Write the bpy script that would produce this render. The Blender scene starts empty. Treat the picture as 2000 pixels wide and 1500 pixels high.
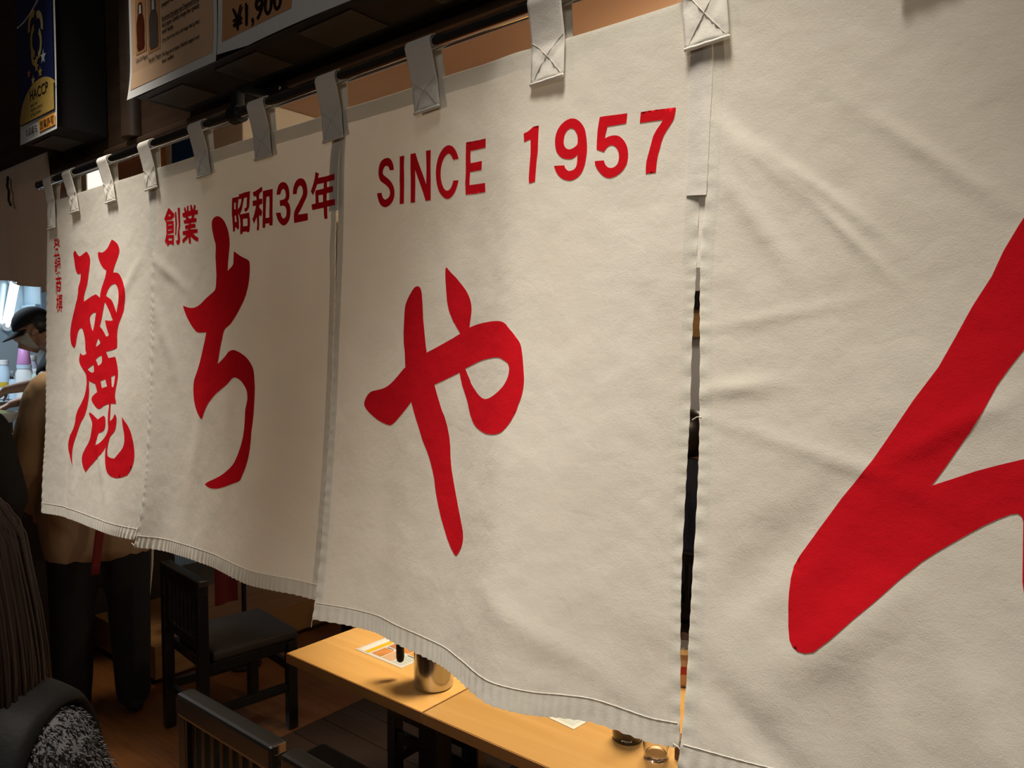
import bpy, bmesh, math, random
import numpy as np
from mathutils import Vector, Matrix
from mathutils.geometry import delaunay_2d_cdt

SC = bpy.context.scene
COL = SC.collection
R = math.radians
rnd = random.Random(7)

# ------------------------------------------------------------------ camera, exposure, world, lights
YAW = math.atan2(1800, 1450); PITCH = math.atan2(70, 1450)
CAM = Vector((0, -0.9, 1.6))
AX = Vector((-math.cos(YAW) * math.cos(PITCH), math.sin(YAW) * math.cos(PITCH), -math.sin(PITCH)))
RT = Vector((math.sin(YAW), math.cos(YAW), 0)); UPV = RT.cross(AX)
cd = bpy.data.cameras.new('camera'); cd.sensor_width = 36; cd.lens = 1450 / 2000 * 36; cd.clip_start = 0.02
cam = bpy.data.objects.new('camera', cd); COL.objects.link(cam)
cam.matrix_world = Matrix(((RT.x, UPV.x, -AX.x, CAM.x), (RT.y, UPV.y, -AX.y, CAM.y), (RT.z, UPV.z, -AX.z, CAM.z), (0, 0, 0, 1)))
SC.camera = cam
def at(px, py, dep):
    """a point of the room seen at that pixel, dep metres along the view axis"""
    return CAM + (AX + RT * ((px - 1000) / 1450) - UPV * ((py - 750) / 1450)) * dep
SC.view_settings.view_transform = 'Standard'; SC.view_settings.look = 'None'
SC.view_settings.exposure = 0.0; SC.view_settings.gamma = 1.0; SC.view_settings.use_curve_mapping = False
w = bpy.data.worlds.new('world'); SC.world = w; w.use_nodes = True
w.node_tree.nodes['Background'].inputs[0].default_value = (1.0, 0.8, 0.6, 1)
w.node_tree.nodes['Background'].inputs[1].default_value = 0.004
def lamp(name, kind, loc, power, color, size=0.1, target=None, sizey=None, spot=None, blend=0.5):
    l = bpy.data.lights.new(name, kind); l.energy = power; l.color = color
    if kind == 'AREA':
        l.size = size
        if sizey: l.shape = 'RECTANGLE'; l.size_y = sizey
    else:
        l.shadow_soft_size = size
    if kind == 'SPOT': l.spot_size = R(spot); l.spot_blend = blend
    o = bpy.data.objects.new(name, l); COL.objects.link(o); o.location = loc
    if target is not None:
        o.rotation_euler = (Vector(target) - Vector(loc)).to_track_quat('-Z', 'Y').to_euler()
    return o
WARM = (1.0, 0.915, 0.81); COOL = (0.72, 0.87, 1.0)
lamp('spot_left', 'SPOT', (-2.12, -.44, 3.2), 420, WARM, .18, (-2.06, -.13, 0), spot=47, blend=1.0)
lamp('spot_right', 'SPOT', (-.44, -.44, 3.2), 390, WARM, .18, (-.46, -.13, 0), spot=48, blend=1.0)
lamp('fill_corridor', 'AREA', (.8, -3.2, 2.8), 14, (1.0, .92, .84), .9, (-1.2, 0, 1.9))  # weak fill added behind the camera to lift the posters, no visible fixture
lamp('lamp_table', 'SPOT', (-1.05, .95, 2.35), 150, (1.0, .82, .55), .25, (-1.05, .75, 0), spot=66, blend=.5)
lamp('fill_inside', 'POINT', (-.9, 1.35, 2.30), 22, (1.0, .84, .62), .08)  # unseen point source added to brighten the ceiling and the curtain's back
lamp('lamp_room', 'POINT', (-1.7, 4.1, 2.2), 18, (1.0, .88, .72), .1)
lamp('lamp_passage', 'SPOT', (-3.50, .34, 2.48), 48, (1.0, .82, .58), .08, (-3.42, .38, 1.3), spot=36, blend=.6)
lamp('lamp_kitchen', 'AREA', (-5.75, .45, 2.48), 26, COOL, .5, (-5.9, .6, 0))

# ------------------------------------------------------------------ materials
def mat(name, col, rough=0.6, metal=0.0, var=0.12, scale=12.0, bump=0.0, bscale=80.0, spec=0.5, emit=None, estr=0.0, stretch=None, trans=0.0, coat=0.0, alpha=None):
    m = bpy.data.materials.new(name); m.use_nodes = True
    nt = m.node_tree; b = nt.nodes['Principled BSDF']
    b.inputs['Roughness'].default_value = rough; b.inputs['Metallic'].default_value = metal
    b.inputs['Specular IOR Level'].default_value = spec
    b.inputs['Coat Weight'].default_value = coat
    if trans: b.inputs['Transmission Weight'].default_value = trans; b.inputs['IOR'].default_value = 1.45
    tc = nt.nodes.new('ShaderNodeTexCoord'); mp = nt.nodes.new('ShaderNodeMapping')
    nt.links.new(tc.outputs['Object'], mp.inputs['Vector'])
    if stretch: mp.inputs['Scale'].default_value = stretch
    n = nt.nodes.new('ShaderNodeTexNoise'); n.inputs['Scale'].default_value = scale; n.inputs['Detail'].default_value = 5
    nt.links.new(mp.outputs[0], n.inputs['Vector'])
    mx = nt.nodes.new('ShaderNodeMix'); mx.data_type = 'RGBA'
    c = col
    mx.inputs[6].default_value = (c[0] * (1 - var), c[1] * (1 - var), c[2] * (1 - var), 1)
    mx.inputs[7].default_value = (min(1, c[0] * (1 + var)), min(1, c[1] * (1 + var)), min(1, c[2] * (1 + var)), 1)
    nt.links.new(n.outputs['Fac'], mx.inputs[0]); nt.links.new(mx.outputs[2], b.inputs['Base Color'])
    if bump:
        n2 = nt.nodes.new('ShaderNodeTexNoise'); n2.inputs['Scale'].default_value = bscale; n2.inputs['Detail'].default_value = 3
        nt.links.new(mp.outputs[0], n2.inputs['Vector'])
        bp = nt.nodes.new('ShaderNodeBump'); bp.inputs['Strength'].default_value = bump; bp.inputs['Distance'].default_value = 0.002
        nt.links.new(n2.outputs['Fac'], bp.inputs['Height']); nt.links.new(bp.outputs[0], b.inputs['Normal'])
    if emit:
        b.inputs['Emission Color'].default_value = (*emit, 1); b.inputs['Emission Strength'].default_value = estr
    return m

def cloth(name, col, tl, var=0.06, stain=None):
    """woven cotton: matt diffuse with some light passing through, fine weave and soft creases in relief"""
    m = bpy.data.materials.new(name); m.use_nodes = True; nt = m.node_tree; nt.nodes.clear()
    out = nt.nodes.new('ShaderNodeOutputMaterial'); tc = nt.nodes.new('ShaderNodeTexCoord')
    def noise(sc, det, st=(1, 1, 1)):
        mp = nt.nodes.new('ShaderNodeMapping'); mp.inputs['Scale'].default_value = st
        nt.links.new(tc.outputs['Object'], mp.inputs[0])
        n = nt.nodes.new('ShaderNodeTexNoise'); n.inputs['Scale'].default_value = sc; n.inputs['Detail'].default_value = det
        nt.links.new(mp.outputs[0], n.inputs['Vector']); return n.outputs['Fac']
    big = noise(6, 6); mx = nt.nodes.new('ShaderNodeMix'); mx.data_type = 'RGBA'
    st = stain or col
    mx.inputs[6].default_value = (st[0] * (1 - var), st[1] * (1 - var), st[2] * (1 - var), 1)
    mx.inputs[7].default_value = (col[0] * (1 + var), col[1] * (1 + var), col[2] * (1 + var), 1)
    nt.links.new(big, mx.inputs[0])
    f1 = noise(900, 1, (1, 1, .35)); f2 = noise(900, 1, (.35, 1, 1)); f3 = noise(26, 4); f4 = noise(9, 2)
    def math_(op, a, b):
        q = nt.nodes.new('ShaderNodeMath'); q.operation = op
        for i, v in enumerate((a, b)):
            if isinstance(v, (int, float)): q.inputs[i].default_value = v
            else: nt.links.new(v, q.inputs[i])
        return q.outputs[0]
    h = math_('ADD', math_('MULTIPLY', math_('ADD', f1, f2), 0.035), math_('ADD', math_('MULTIPLY', f3, 0.34), math_('MULTIPLY', f4, 0.9)))
    rg = math_('MINIMUM', math_('ABSOLUTE', math_('SUBTRACT', noise(11, 2), .5), 0), .05)
    h = math_('ADD', h, math_('MULTIPLY', rg, .45))
    bp = nt.nodes.new('ShaderNodeBump'); bp.inputs['Strength'].default_value = 0.55; bp.inputs['Distance'].default_value = 0.008
    nt.links.new(h, bp.inputs['Height'])
    d = nt.nodes.new('ShaderNodeBsdfDiffuse'); d.inputs['Roughness'].default_value = 0.6
    t = nt.nodes.new('ShaderNodeBsdfTranslucent')
    for q in (d, t): nt.links.new(mx.outputs[2], q.inputs['Color']); nt.links.new(bp.outputs[0], q.inputs['Normal'])
    ms = nt.nodes.new('ShaderNodeMixShader'); ms.inputs[0].default_value = tl
    nt.links.new(d.outputs[0], ms.inputs[1]); nt.links.new(t.outputs[0], ms.inputs[2]); nt.links.new(ms.outputs[0], out.inputs[0])
    return m

def wood(name, c1, c2, rough=0.4, axis='X', scale=6.0, coat=0.0, bump=0.15):
    m = bpy.data.materials.new(name); m.use_nodes = True; nt = m.node_tree; b = nt.nodes['Principled BSDF']
    b.inputs['Roughness'].default_value = rough; b.inputs['Coat Weight'].default_value = coat; b.inputs['Coat Roughness'].default_value = 0.2
    tc = nt.nodes.new('ShaderNodeTexCoord'); mp = nt.nodes.new('ShaderNodeMapping')
    mp.inputs['Scale'].default_value = {'X': (1, 14, 14), 'Y': (14, 1, 14), 'Z': (14, 14, 1)}[axis]
    oi = nt.nodes.new('ShaderNodeObjectInfo'); va = nt.nodes.new('ShaderNodeVectorMath'); va.operation = 'ADD'
    cx = nt.nodes.new('ShaderNodeCombineXYZ')
    mm = nt.nodes.new('ShaderNodeMath'); mm.operation = 'MULTIPLY'; mm.inputs[1].default_value = 7.3
    nt.links.new(oi.outputs['Random'], mm.inputs[0])
    for i in range(3): nt.links.new(mm.outputs[0], cx.inputs[i])
    nt.links.new(tc.outputs['Object'], va.inputs[0]); nt.links.new(cx.outputs[0], va.inputs[1]); nt.links.new(va.outputs[0], mp.inputs[0])
    n = nt.nodes.new('ShaderNodeTexNoise'); n.inputs['Scale'].default_value = scale; n.inputs['Detail'].default_value = 6; n.inputs['Distortion'].default_value = 0.6
    nt.links.new(mp.outputs[0], n.inputs['Vector'])
    rp = nt.nodes.new('ShaderNodeValToRGB'); rp.color_ramp.elements[0].position = 0.3; rp.color_ramp.elements[1].position = 0.72
    rp.color_ramp.elements[0].color = (*c1, 1); rp.color_ramp.elements[1].color = (*c2, 1)
    nt.links.new(n.outputs['Fac'], rp.inputs[0])
    hs = nt.nodes.new('ShaderNodeHueSaturation'); mr = nt.nodes.new('ShaderNodeMapRange'); mr.inputs[3].default_value = 0.75; mr.inputs[4].default_value = 1.25
    nt.links.new(oi.outputs['Random'], mr.inputs[0]); nt.links.new(mr.outputs[0], hs.inputs['Value'])
    nt.links.new(rp.outputs[0], hs.inputs['Color']); nt.links.new(hs.outputs[0], b.inputs['Base Color'])
    bp = nt.nodes.new('ShaderNodeBump'); bp.inputs['Strength'].default_value = bump; bp.inputs['Distance'].default_value = 0.001
    nt.links.new(n.outputs['Fac'], bp.inputs['Height']); nt.links.new(bp.outputs[0], b.inputs['Normal'])
    return m

# ------------------------------------------------------------------ mesh helpers
class MB:
    def __init__(s): s.v = []; s.f = []
    def add(s, vs, fs):
        o = len(s.v); s.v += [tuple(p) for p in vs]; s.f += [tuple(i + o for i in f) for f in fs]; return s
    def box(s, x0, x1, y0, y1, z0, z1, bev=0.0):
        bm = bmesh.new(); bmesh.ops.create_cube(bm, size=1)
        for q in bm.verts: q.co = Vector(((x0 + x1) / 2 + q.co.x * (x1 - x0), (y0 + y1) / 2 + q.co.y * (y1 - y0), (z0 + z1) / 2 + q.co.z * (z1 - z0)))
        if bev: bmesh.ops.bevel(bm, geom=bm.edges[:], offset=bev, segments=2, affect='EDGES', profile=0.6)
        return s.bm(bm)
    def bm(s, bm, M=None):
        bm.verts.index_update()
        s.add([(M @ q.co if M else q.co) for q in bm.verts], [[q.index for q in f.verts] for f in bm.faces]); bm.free(); return s
    def tube(s, pts, r, n=10, cap=True):
        pts = [Vector(p) for p in pts]; rs = r if isinstance(r, (list, tuple)) else [r] * len(pts)
        o = len(s.v); u = None
        for i, p in enumerate(pts):
            d = (pts[min(i + 1, len(pts) - 1)] - pts[max(i - 1, 0)]).normalized()
            if u is None: u = d.orthogonal().normalized()
            u = (u - d * u.dot(d)).normalized(); v = d.cross(u)
            for k in range(n):
                a = 2 * math.pi * k / n; s.v.append(tuple(p + (u * math.cos(a) + v * math.sin(a)) * rs[i]))
        for i in range(len(pts) - 1):
            for k in range(n): s.f.append((o + i * n + k, o + i * n + (k + 1) % n, o + (i + 1) * n + (k + 1) % n, o + (i + 1) * n + k))
        if cap:
            s.f.append(tuple(o + k for k in range(n))[::-1]); s.f.append(tuple(o + (len(pts) - 1) * n + k for k in range(n)))
        return s
    def lathe(s, prof, c=(0, 0, 0), n=32, cap=True):
        o = len(s.v)
        for r, z in prof:
            for k in range(n):
                a = 2 * math.pi * k / n; s.v.append((c[0] + r * math.cos(a), c[1] + r * math.sin(a), c[2] + z))
        m = len(prof)
        for i in range(m - 1):
            for k in range(n): s.f.append((o + i * n + k, o + i * n + (k + 1) % n, o + (i + 1) * n + (k + 1) % n, o + (i + 1) * n + k))
        if cap: s.f.append(tuple(o + k for k in range(n))[::-1]); s.f.append(tuple(o + (m - 1) * n + k for k in range(n)))
        return s
    def ball(s, c, r, sc=(1, 1, 1), sub=3, M=None):
        bm = bmesh.new(); bmesh.ops.create_icosphere(bm, subdivisions=sub, radius=r)
        for q in bm.verts:
            p = Vector((q.co.x * sc[0], q.co.y * sc[1], q.co.z * sc[2])); q.co = (M @ p if M else p) + Vector(c)
        return s.bm(bm)
    def limb(s, p0, r0, p1, r1, n=14):
        p0, p1 = Vector(p0), Vector(p1)
        s.ball(p0, r0, sub=2); s.ball(p1, r1, sub=2); return s.tube([p0, p1], [r0, r1], n)
    def grid(s, P, nu, nv):
        o = len(s.v)
        for j in range(nv + 1):
            for i in range(nu + 1): s.v.append(tuple(P(i / nu, j / nv)))
        for j in range(nv):
            for i in range(nu): a = o + j * (nu + 1) + i; s.f.append((a, a + nu + 1, a + nu + 2, a + 1))
        return s

def woff(p):
    o = Vector((0, 0, 0))
    while p is not None: o += p.location; p = p.parent
    return o
def obj(name, mb, m, parent=None, smooth=False, origin=None, kind=None, label=None):
    """link ONE mesh object; vertices are given in room coordinates"""
    me = bpy.data.meshes.new(name)
    off = woff(parent); loc = Vector((0, 0, 0))
    if parent is None and origin is not None: loc = Vector(origin)
    if origin == 'base' or (parent is None and origin is None):
        a = np.array(mb.v); loc = Vector((float((a[:, 0].min() + a[:, 0].max()) / 2), float((a[:, 1].min() + a[:, 1].max()) / 2), float(a[:, 2].min()))) - off
    t = off + loc
    me.from_pydata([(x - t.x, y - t.y, z - t.z) for x, y, z in mb.v], [], mb.f); me.update()
    bm = bmesh.new(); bm.from_mesh(me); bmesh.ops.recalc_face_normals(bm, faces=bm.faces[:]); bm.to_mesh(me); bm.free()
    if smooth:
        me.polygons.foreach_set('use_smooth', [True] * len(me.polygons))
        if smooth == 'auto':
            me.set_sharp_from_angle(angle=R(35))
    me.materials.append(m)
    o = bpy.data.objects.new(name, me); COL.objects.link(o); o.parent = parent; o.location = loc
    if kind: o['kind'] = kind
    if label: o['label'] = label
    return o
def thing(name, label, cat, loc, group=None):
    o = bpy.data.objects.new(name, None); COL.objects.link(o); o.location = loc; o.empty_display_size = 0.05
    o['label'] = label; o['category'] = cat
    if group: o['group'] = group
    return o
def tag(o, label, cat, group=None):
    o['label'] = label; o['category'] = cat
    if group: o['group'] = group
    return o
def struct(name, mb, m, **k):
    o = obj(name, mb, m, **k); o['kind'] = 'structure'; return o
def dup(root, loc, rz, label=None):
    r = root.copy(); COL.objects.link(r); r.location = loc; r.rotation_euler = (0, 0, rz)
    if label: r['label'] = label
    for ch in list(root.children):
        c = ch.copy(); COL.objects.link(c); c.parent = r
        for g in ch.children:
            d = g.copy(); COL.objects.link(d); d.parent = c
    return r
def fused(name, mb, m, parent, voxel=0.012, smooth_it=6, label=None):
    """fuse overlapping volumes into one continuous skin"""
    o = obj(name, mb, m, parent, label=label)
    md = o.modifiers.new('r', 'REMESH'); md.mode = 'VOXEL'; md.voxel_size = voxel; md.use_smooth_shade = True
    s = o.modifiers.new('s', 'SMOOTH'); s.iterations = smooth_it; s.factor = 0.5
    dg = bpy.context.evaluated_depsgraph_get(); me = bpy.data.meshes.new_from_object(o.evaluated_get(dg))
    o.modifiers.clear(); old = o.data; o.data = me; bpy.data.meshes.remove(old)
    me.name = name
    if not me.materials: me.materials.append(m)
    me.polygons.foreach_set('use_smooth', [True] * len(me.polygons))
    return o
def inside(polys, x, y):
    c = False
    for pl in polys:
        n = len(pl); j = n - 1
        for i in range(n):
            xi, yi = pl[i]; xj, yj = pl[j]
            if (yi > y) != (yj > y) and x < (xj - xi) * (y - yi) / (yj - yi) + xi: c = not c
            j = i
    return c
def fill(polys, step):
    """triangulate outlines (even-odd), with inner points every step so that the print can follow the cloth"""
    vs = []; es = []; dense = []
    for pl in polys:
        q = []
        for i in range(len(pl)):
            a, b = Vector(pl[i]), Vector(pl[(i + 1) % len(pl)]); n = max(1, math.ceil((b - a).length / (step * .6)))
            q += [tuple(a.lerp(b, j / n)) for j in range(n)]
        dense.append(q)
    for pl in dense:
        o = len(vs); n = len(pl); vs += [Vector(p) for p in pl]; es += [(o + i, o + (i + 1) % n) for i in range(n)]
    xs = [v.x for v in vs]; ys = [v.y for v in vs]
    a = min(xs) + step / 2
    while a < max(xs):
        b = min(ys) + step / 2
        while b < max(ys):
            if inside(polys, a, b): vs.append(Vector((a, b)))
            b += step
        a += step
    r = delaunay_2d_cdt(vs, es, [], 0, 1e-6)
    V = r[0]; F = []
    for f in r[2]:
        c = sum((V[i] for i in f), Vector((0, 0))) / len(f)
        if inside(polys, c.x, c.y): F.append(f)
    return V, F
def text_mesh(body, size=1.0, bold=0.0, align='LEFT'):
    c = bpy.data.curves.new('t', 'FONT'); c.body = body; c.size = size; c.align_x = align; c.offset = bold; c.resolution_u = 3
    o = bpy.data.objects.new('t', c); COL.objects.link(o)
    bpy.context.view_layer.update()
    me = bpy.data.meshes.new_from_object(o.evaluated_get(bpy.context.evaluated_depsgraph_get()))
    v = [tuple(q.co) for q in me.vertices]; f = [tuple(p.vertices) for p in me.polygons]
    bpy.data.objects.remove(o); bpy.data.curves.remove(c); bpy.data.meshes.remove(me)
    return v, f
# ------------------------------------------------------------------ material set
M_WALLD = wood('dark_lintel_wood', (.030, .016, .009), (.058, .032, .017), .45, 'X', 3)
M_CLOTH = cloth('noren_cotton', (.80, .785, .725), .38, .05, (.715, .685, .595))
M_CLOTHG = cloth('grey_brown_cotton', (.74, .62, .51), .42, .05)
M_SEAM = cloth('seam_cotton', (.64, .61, .555), .12, .04)
M_TAPE = cloth('loop_cotton', (.78, .75, .68), .22, .03)
M_RED = cloth('red_print', (.57, .010, .018), .18, .05)
M_CHROME = mat('chrome', (.75, .75, .76), .12, 1.0, var=.03)
M_BLACKP = mat('black_plastic', (.006, .006, .006), .6, var=.2)
M_BLACKW = mat('black_lacquered_wood', (.010, .009, .008), .32, var=.3, spec=.5, bump=.1, bscale=40, coat=.3)
M_SEAT = mat('grey_seat_vinyl', (.040, .034, .028), .5, var=.1, bump=.2, bscale=120)
M_OAK = wood('table_laminate', (.60, .34, .105), (.70, .42, .15), .34, 'X', 1.6, coat=.25, bump=.05)
M_EDGE = wood('table_edge', (.34, .17, .06), (.40, .21, .08), .45, 'X', 2)
M_FLOOR = [wood('floor_oak_%s' % n, a, b, .38, 'X', 4, coat=.15) for n, a, b in (('light', (.34, .155, .05), (.44, .22, .08)), ('mid', (.22, .09, .026), (.30, .13, .042)), ('dark', (.13, .05, .014), (.20, .08, .025)))]
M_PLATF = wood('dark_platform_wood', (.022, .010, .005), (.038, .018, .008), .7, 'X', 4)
M_CEIL = mat('brown_ceiling', (.36, .20, .11), .35, var=.12, scale=3, spec=.4)
M_CREAM = mat('cream_paint', (.74, .66, .52), .6, var=.04, scale=4)
M_WHITE = mat('white_paint', (.75, .75, .73), .55, var=.03)
M_STEEL = mat('brushed_steel', (.50, .51, .52), .20, 1.0, var=.06, stretch=(1, 1, 30), scale=20)
M_STEELD = mat('dark_steel', (.30, .32, .34), .35, .9, var=.1)
M_KWALL = mat('kitchen_wall_panel', (.42, .52, .58), .25, .35, var=.06, scale=3)
M_SKIN = mat('skin', (.52, .29, .19), .5, var=.06, scale=30, bump=.1, bscale=300)
M_HAIR = mat('black_hair', (.010, .008, .007), .38, var=.3, stretch=(40, 40, 2), scale=6)
M_HAIRB = mat('dark_brown_hair', (.016, .009, .006), .45, spec=.22, var=.35, stretch=(60, 60, 2), scale=5)
M_KHAKI = mat('khaki_jacket_cloth', (.37, .255, .15), .8, var=.08, bump=.6, bscale=14)
M_BLACKC = mat('black_cloth', (.006, .006, .0065), .85, var=.15, bump=.3, bscale=60)
M_NAVY = mat('navy_cloth', (.016, .022, .040), .8, var=.12, bump=.4, bscale=40)
M_MASK = mat('white_mask_cloth', (.62, .58, .48), .8, var=.04)
M_REDS = mat('red_strap_webbing', (.16, .008, .010), .7, var=.1)
M_WHT = mat('white_plastic', (.78, .78, .76), .4, var=.03)
M_FLEECE = mat('grey_fleece', (.085, .082, .084), .95, spec=.1, var=.25, scale=60)
M_PAPER = mat('laminated_paper', (.70, .70, .68), .16, var=.03, spec=.5)

# ------------------------------------------------------------------ the setting
# header over the curtain
struct('wall_front', MB().box(-7.0, 1.4, .09, .13, 2.17, 3.0), M_WALLD)
t1 = struct('trim_1', MB().box(-7.0, 1.4, .078, .0905, 2.17, 2.186, .003), M_WALLD)
struct('trim_2', MB().tube([(-2.16, .088, 2.19), (-2.16, .088, 2.99)], .035, 16), M_WALLD, smooth='auto')
struct('ceiling', MB().box(-7.0, 1.4, .13, 5.0, 2.52, 2.60), M_CEIL)
struct('wall_back', MB().box(-7.0, 1.6, 4.9, 5.0, 0, 2.52), M_WHITE)
struct('trim_3', MB().box(-3.4, 1.6, 4.78, 4.9, 1.69, 1.92, .008), wood('shelf_wood', (.45, .25, .09), (.55, .32, .13), .45, 'X', 3))
struct('trim_4', MB().box(-3.4, 1.6, 4.70, 4.9, 1.92, 2.06, .004), M_BLACKW)
struct('wall_right', MB().box(1.6, 1.7, .13, 5.0, 0, 2.52), M_CREAM)
struct('wall_left', MB().box(-7.1, -7.0, -.6, 5.0, -.02, 2.6), M_KWALL)
# soffit that drops from the ceiling over the way to the kitchen
struct('trim_5', MB().box(-4.6, -2.50, .63, 3.2, 2.12, 2.52, .006), M_CREAM)
# the floor: strip parquet, every strip a piece; beyond the lit strip the same wood carries on
fl = struct('floor', MB().box(-7.0, 1.6, -4.0, 5.0, -.06, -.004), M_FLOOR[2])
rnd.seed(11)
pl_cache = {}
y = -.62
row = 0
while y < 1.75:
    x = -4.3 + rnd.random() * .5
    while x < -1.35:
        L = .62 if row % 2 else .62
        k = rnd.choice((0, 0, 1, 1, 2))
        if k not in pl_cache:
            o = obj('plank', MB().box(-.3085, .3085, -.0365, .0365, -.012, 0, .0015), M_FLOOR[k], fl, origin=None)
            # the cached piece was built about the room's origin: give it its own origin there
            pl_cache[k] = o
        else:
            o = pl_cache[k].copy(); COL.objects.link(o); o.parent = fl
        o.location = Vector((x + .31, y, 0)) - woff(fl)
        x += L
    y += .075; row += 1

# dark plank platform put in for the shadow and mat under the tables
pf = tag(obj('shadow_mat_platform', MB().box(-2.545, .2, .12, 1.27, 0, .028), M_PLATF), 'low dark brown wooden platform standing in for shadow and mat under the light wood tables', 'platform')
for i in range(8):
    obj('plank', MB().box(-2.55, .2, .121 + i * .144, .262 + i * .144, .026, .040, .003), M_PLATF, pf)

# ------------------------------------------------------------------ the curtain
ZT = 2.046
PAN = [dict(x=(-2.552, -1.868), zb=(1.095, 1.118)), dict(x=(-1.868, -1.125), zb=(1.105, 1.122)), dict(x=(-1.127, -.411), zb=(1.112, 1.108)), dict(x=(-.411, .325), zb=(1.098, 1.085))]
HEM=[([0.0, 0.1796, 0.3927, 0.6139, 0.8206, 1.0], [-2.5413, -2.426, -2.2885, -2.146, -2.0127, -1.8969], [-0.0488, -0.0354, -0.0438, -0.0565, -0.0658, -0.0591]), ([0.0, 0.1089, 0.2429, 0.3648, 0.4845, 0.6271, 0.7383, 0.8137, 0.9142, 1.0], [-1.8774, -1.8015, -1.7044, -1.616, -1.5293, -1.4272, -1.3468, -1.2924, -1.2205, -1.1583], [-0.0682, -0.0459, -0.0414, -0.0444, -0.0494, -0.0665, -0.0744, -0.0684, -0.0564, -0.0532]), ([0.0, 0.1186, 0.1893, 0.2739, 0.3535, 0.434, 0.5198, 0.5862, 0.6415, 0.6826, 0.7214, 0.7826, 0.8305, 0.8738, 0.9098, 0.9517, 1.0], [-1.104, -1.0209, -0.9697, -0.9087, -0.8509, -0.7928, -0.7331, -0.6878, -0.6483, -0.6184, -0.5912, -0.552, -0.5201, -0.4887, -0.4624, -0.4319, -0.3983], [-0.1012, -0.0769, -0.0708, -0.0804, -0.0858, -0.0948, -0.1138, -0.1307, -0.1391, -0.1368, -0.1289, -0.1074, -0.0933, -0.0896, -0.0893, -0.0879, -0.0772]), ([0, 0.12, 0.25, 0.4, 0.55, 0.7, 0.85, 1], [-0.3878, -0.291, -0.1941, -0.0973, -0.0005, 0.0963, 0.1932, 0.29], [-0.1051, -0.088, -0.07, -0.078, -0.1, -0.085, -0.05, -0.06])]
YT=[0.004, 0.004, 0.004, 0.004]
EDG=[(([0, 0.0553, 0.2697, 0.5022, 0.7498, 0.8824, 1], [0, -0.0078, -0.0163, -0.0098, 0.0023, -0.0041, 0]), ([0, 0.1362, 0.3705, 0.5355, 0.7134, 0.9049, 1], [0, -0.0013, 0.0113, 0.0239, 0.0339, 0.0362, 0])), (([0, 0.1341, 0.3656, 0.528, 0.703, 0.9046, 1], [0, -0.0058, 0.0082, 0.0144, 0.0216, 0.0186, 0]), ([0, 0.0864, 0.1899, 0.2944, 0.4513, 0.6291, 0.7967, 0.9335, 1], [0, -0.0172, -0.0161, -0.0116, -0.0044, 0.0012, 0.0031, 0.0015, 0])), (([0, 0.0768, 0.19, 0.3346, 0.447, 0.5986, 0.7477, 0.8938, 1], [0, -0.0126, -0.0132, -0.0086, -0.0059, -0.0028, 0.0002, 0.0029, 0]), ([0, 0.0754, 0.1787, 0.2683, 0.3374, 0.3927, 0.4479, 0.503, 0.558, 0.606, 0.6946, 0.7825, 0.8622, 0.9275, 1], [0, -0.0026, -0.0028, -0.004, -0.0048, -0.0058, -0.0074, -0.0074, -0.0067, -0.0075, -0.0085, -0.0086, -0.006, -0.0026, 0])), (([0, 0.0779, 0.1797, 0.2676, 0.3284, 0.3895, 0.4839, 0.5504, 0.6031, 0.6943, 0.7781, 0.8418, 0.9042, 0.954, 1], [0, 0.0085, 0.0069, 0.0039, -0.0005, -0.0006, 0.0029, 0.0051, 0.0066, 0.0069, 0.0058, 0.0052, 0.0051, 0.0037, 0]), ([0, 1], [0, 0]))]
CRS=[[(0.25, 0.75, 1.4835, 0.25, 0.02, 0.006), (0.62, 0.8, 1.0472, 0.12, 0.02, 0.004), (0.8, 0.3, -0.6981, 0.1, 0.02, 0.003)], [(0.1, 0.28, 0.5236, 0.09, 0.015, 0.004), (0.08, 0.45, 1.0472, 0.12, 0.02, 0.004), (0.3, 0.72, 1.7453, 0.15, 0.03, 0.004), (0.92, 0.35, 2.0944, 0.1, 0.02, 0.004), (0.5, 0.6, 1.5359, 0.3, 0.03, 0.004)], [(0.6, 0.45, 1.5359, 0.55, 0.035, 0.006), (0.46, 0.5, 1.5882, 0.5, 0.03, -0.004), (0.12, 0.08, 1.9199, 0.06, 0.012, 0.003), (0.05, 0.5, 1.3963, 0.2, 0.03, 0.004), (0.75, 0.9, 0.3491, 0.12, 0.02, 0.003), (0.2, 0.12, 1.6581, 0.05, 0.01, 0.002)], [(0.17, 0.27, 0.6981, 0.09, 0.007, 0.0022), (0.22, 0.33, 0.8378, 0.07, 0.006, 0.002), (0.1, 0.24, 0.7679, 0.06, 0.008, 0.002), (0.08, 0.3, 0.9599, 0.08, 0.013, 0.003), (0.05, 0.22, 1.0472, 0.05, 0.015, 0.003), (0.06, 0.52, -0.1396, 0.05, 0.01, 0.003), (0.22, 0.8, -0.7854, 0.1, 0.03, 0.006), (0.12, 0.72, -0.8727, 0.1, 0.025, -0.004), (0.3, 0.92, 1.2217, 0.12, 0.03, 0.005), (0.1, 0.93, 0.6981, 0.08, 0.02, -0.004), (0.42, 0.86, 1.2217, 0.1, 0.03, 0.004), (0.33, 0.25, 0.6981, 0.1, 0.009, 0.002), (0.12, 0.43, -0.1745, 0.09, 0.006, 0.0015), (0.2, 0.6, 0.2618, 0.12, 0.01, 0.002), (0.38, 0.55, -0.5236, 0.08, 0.01, 0.002)]]
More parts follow.
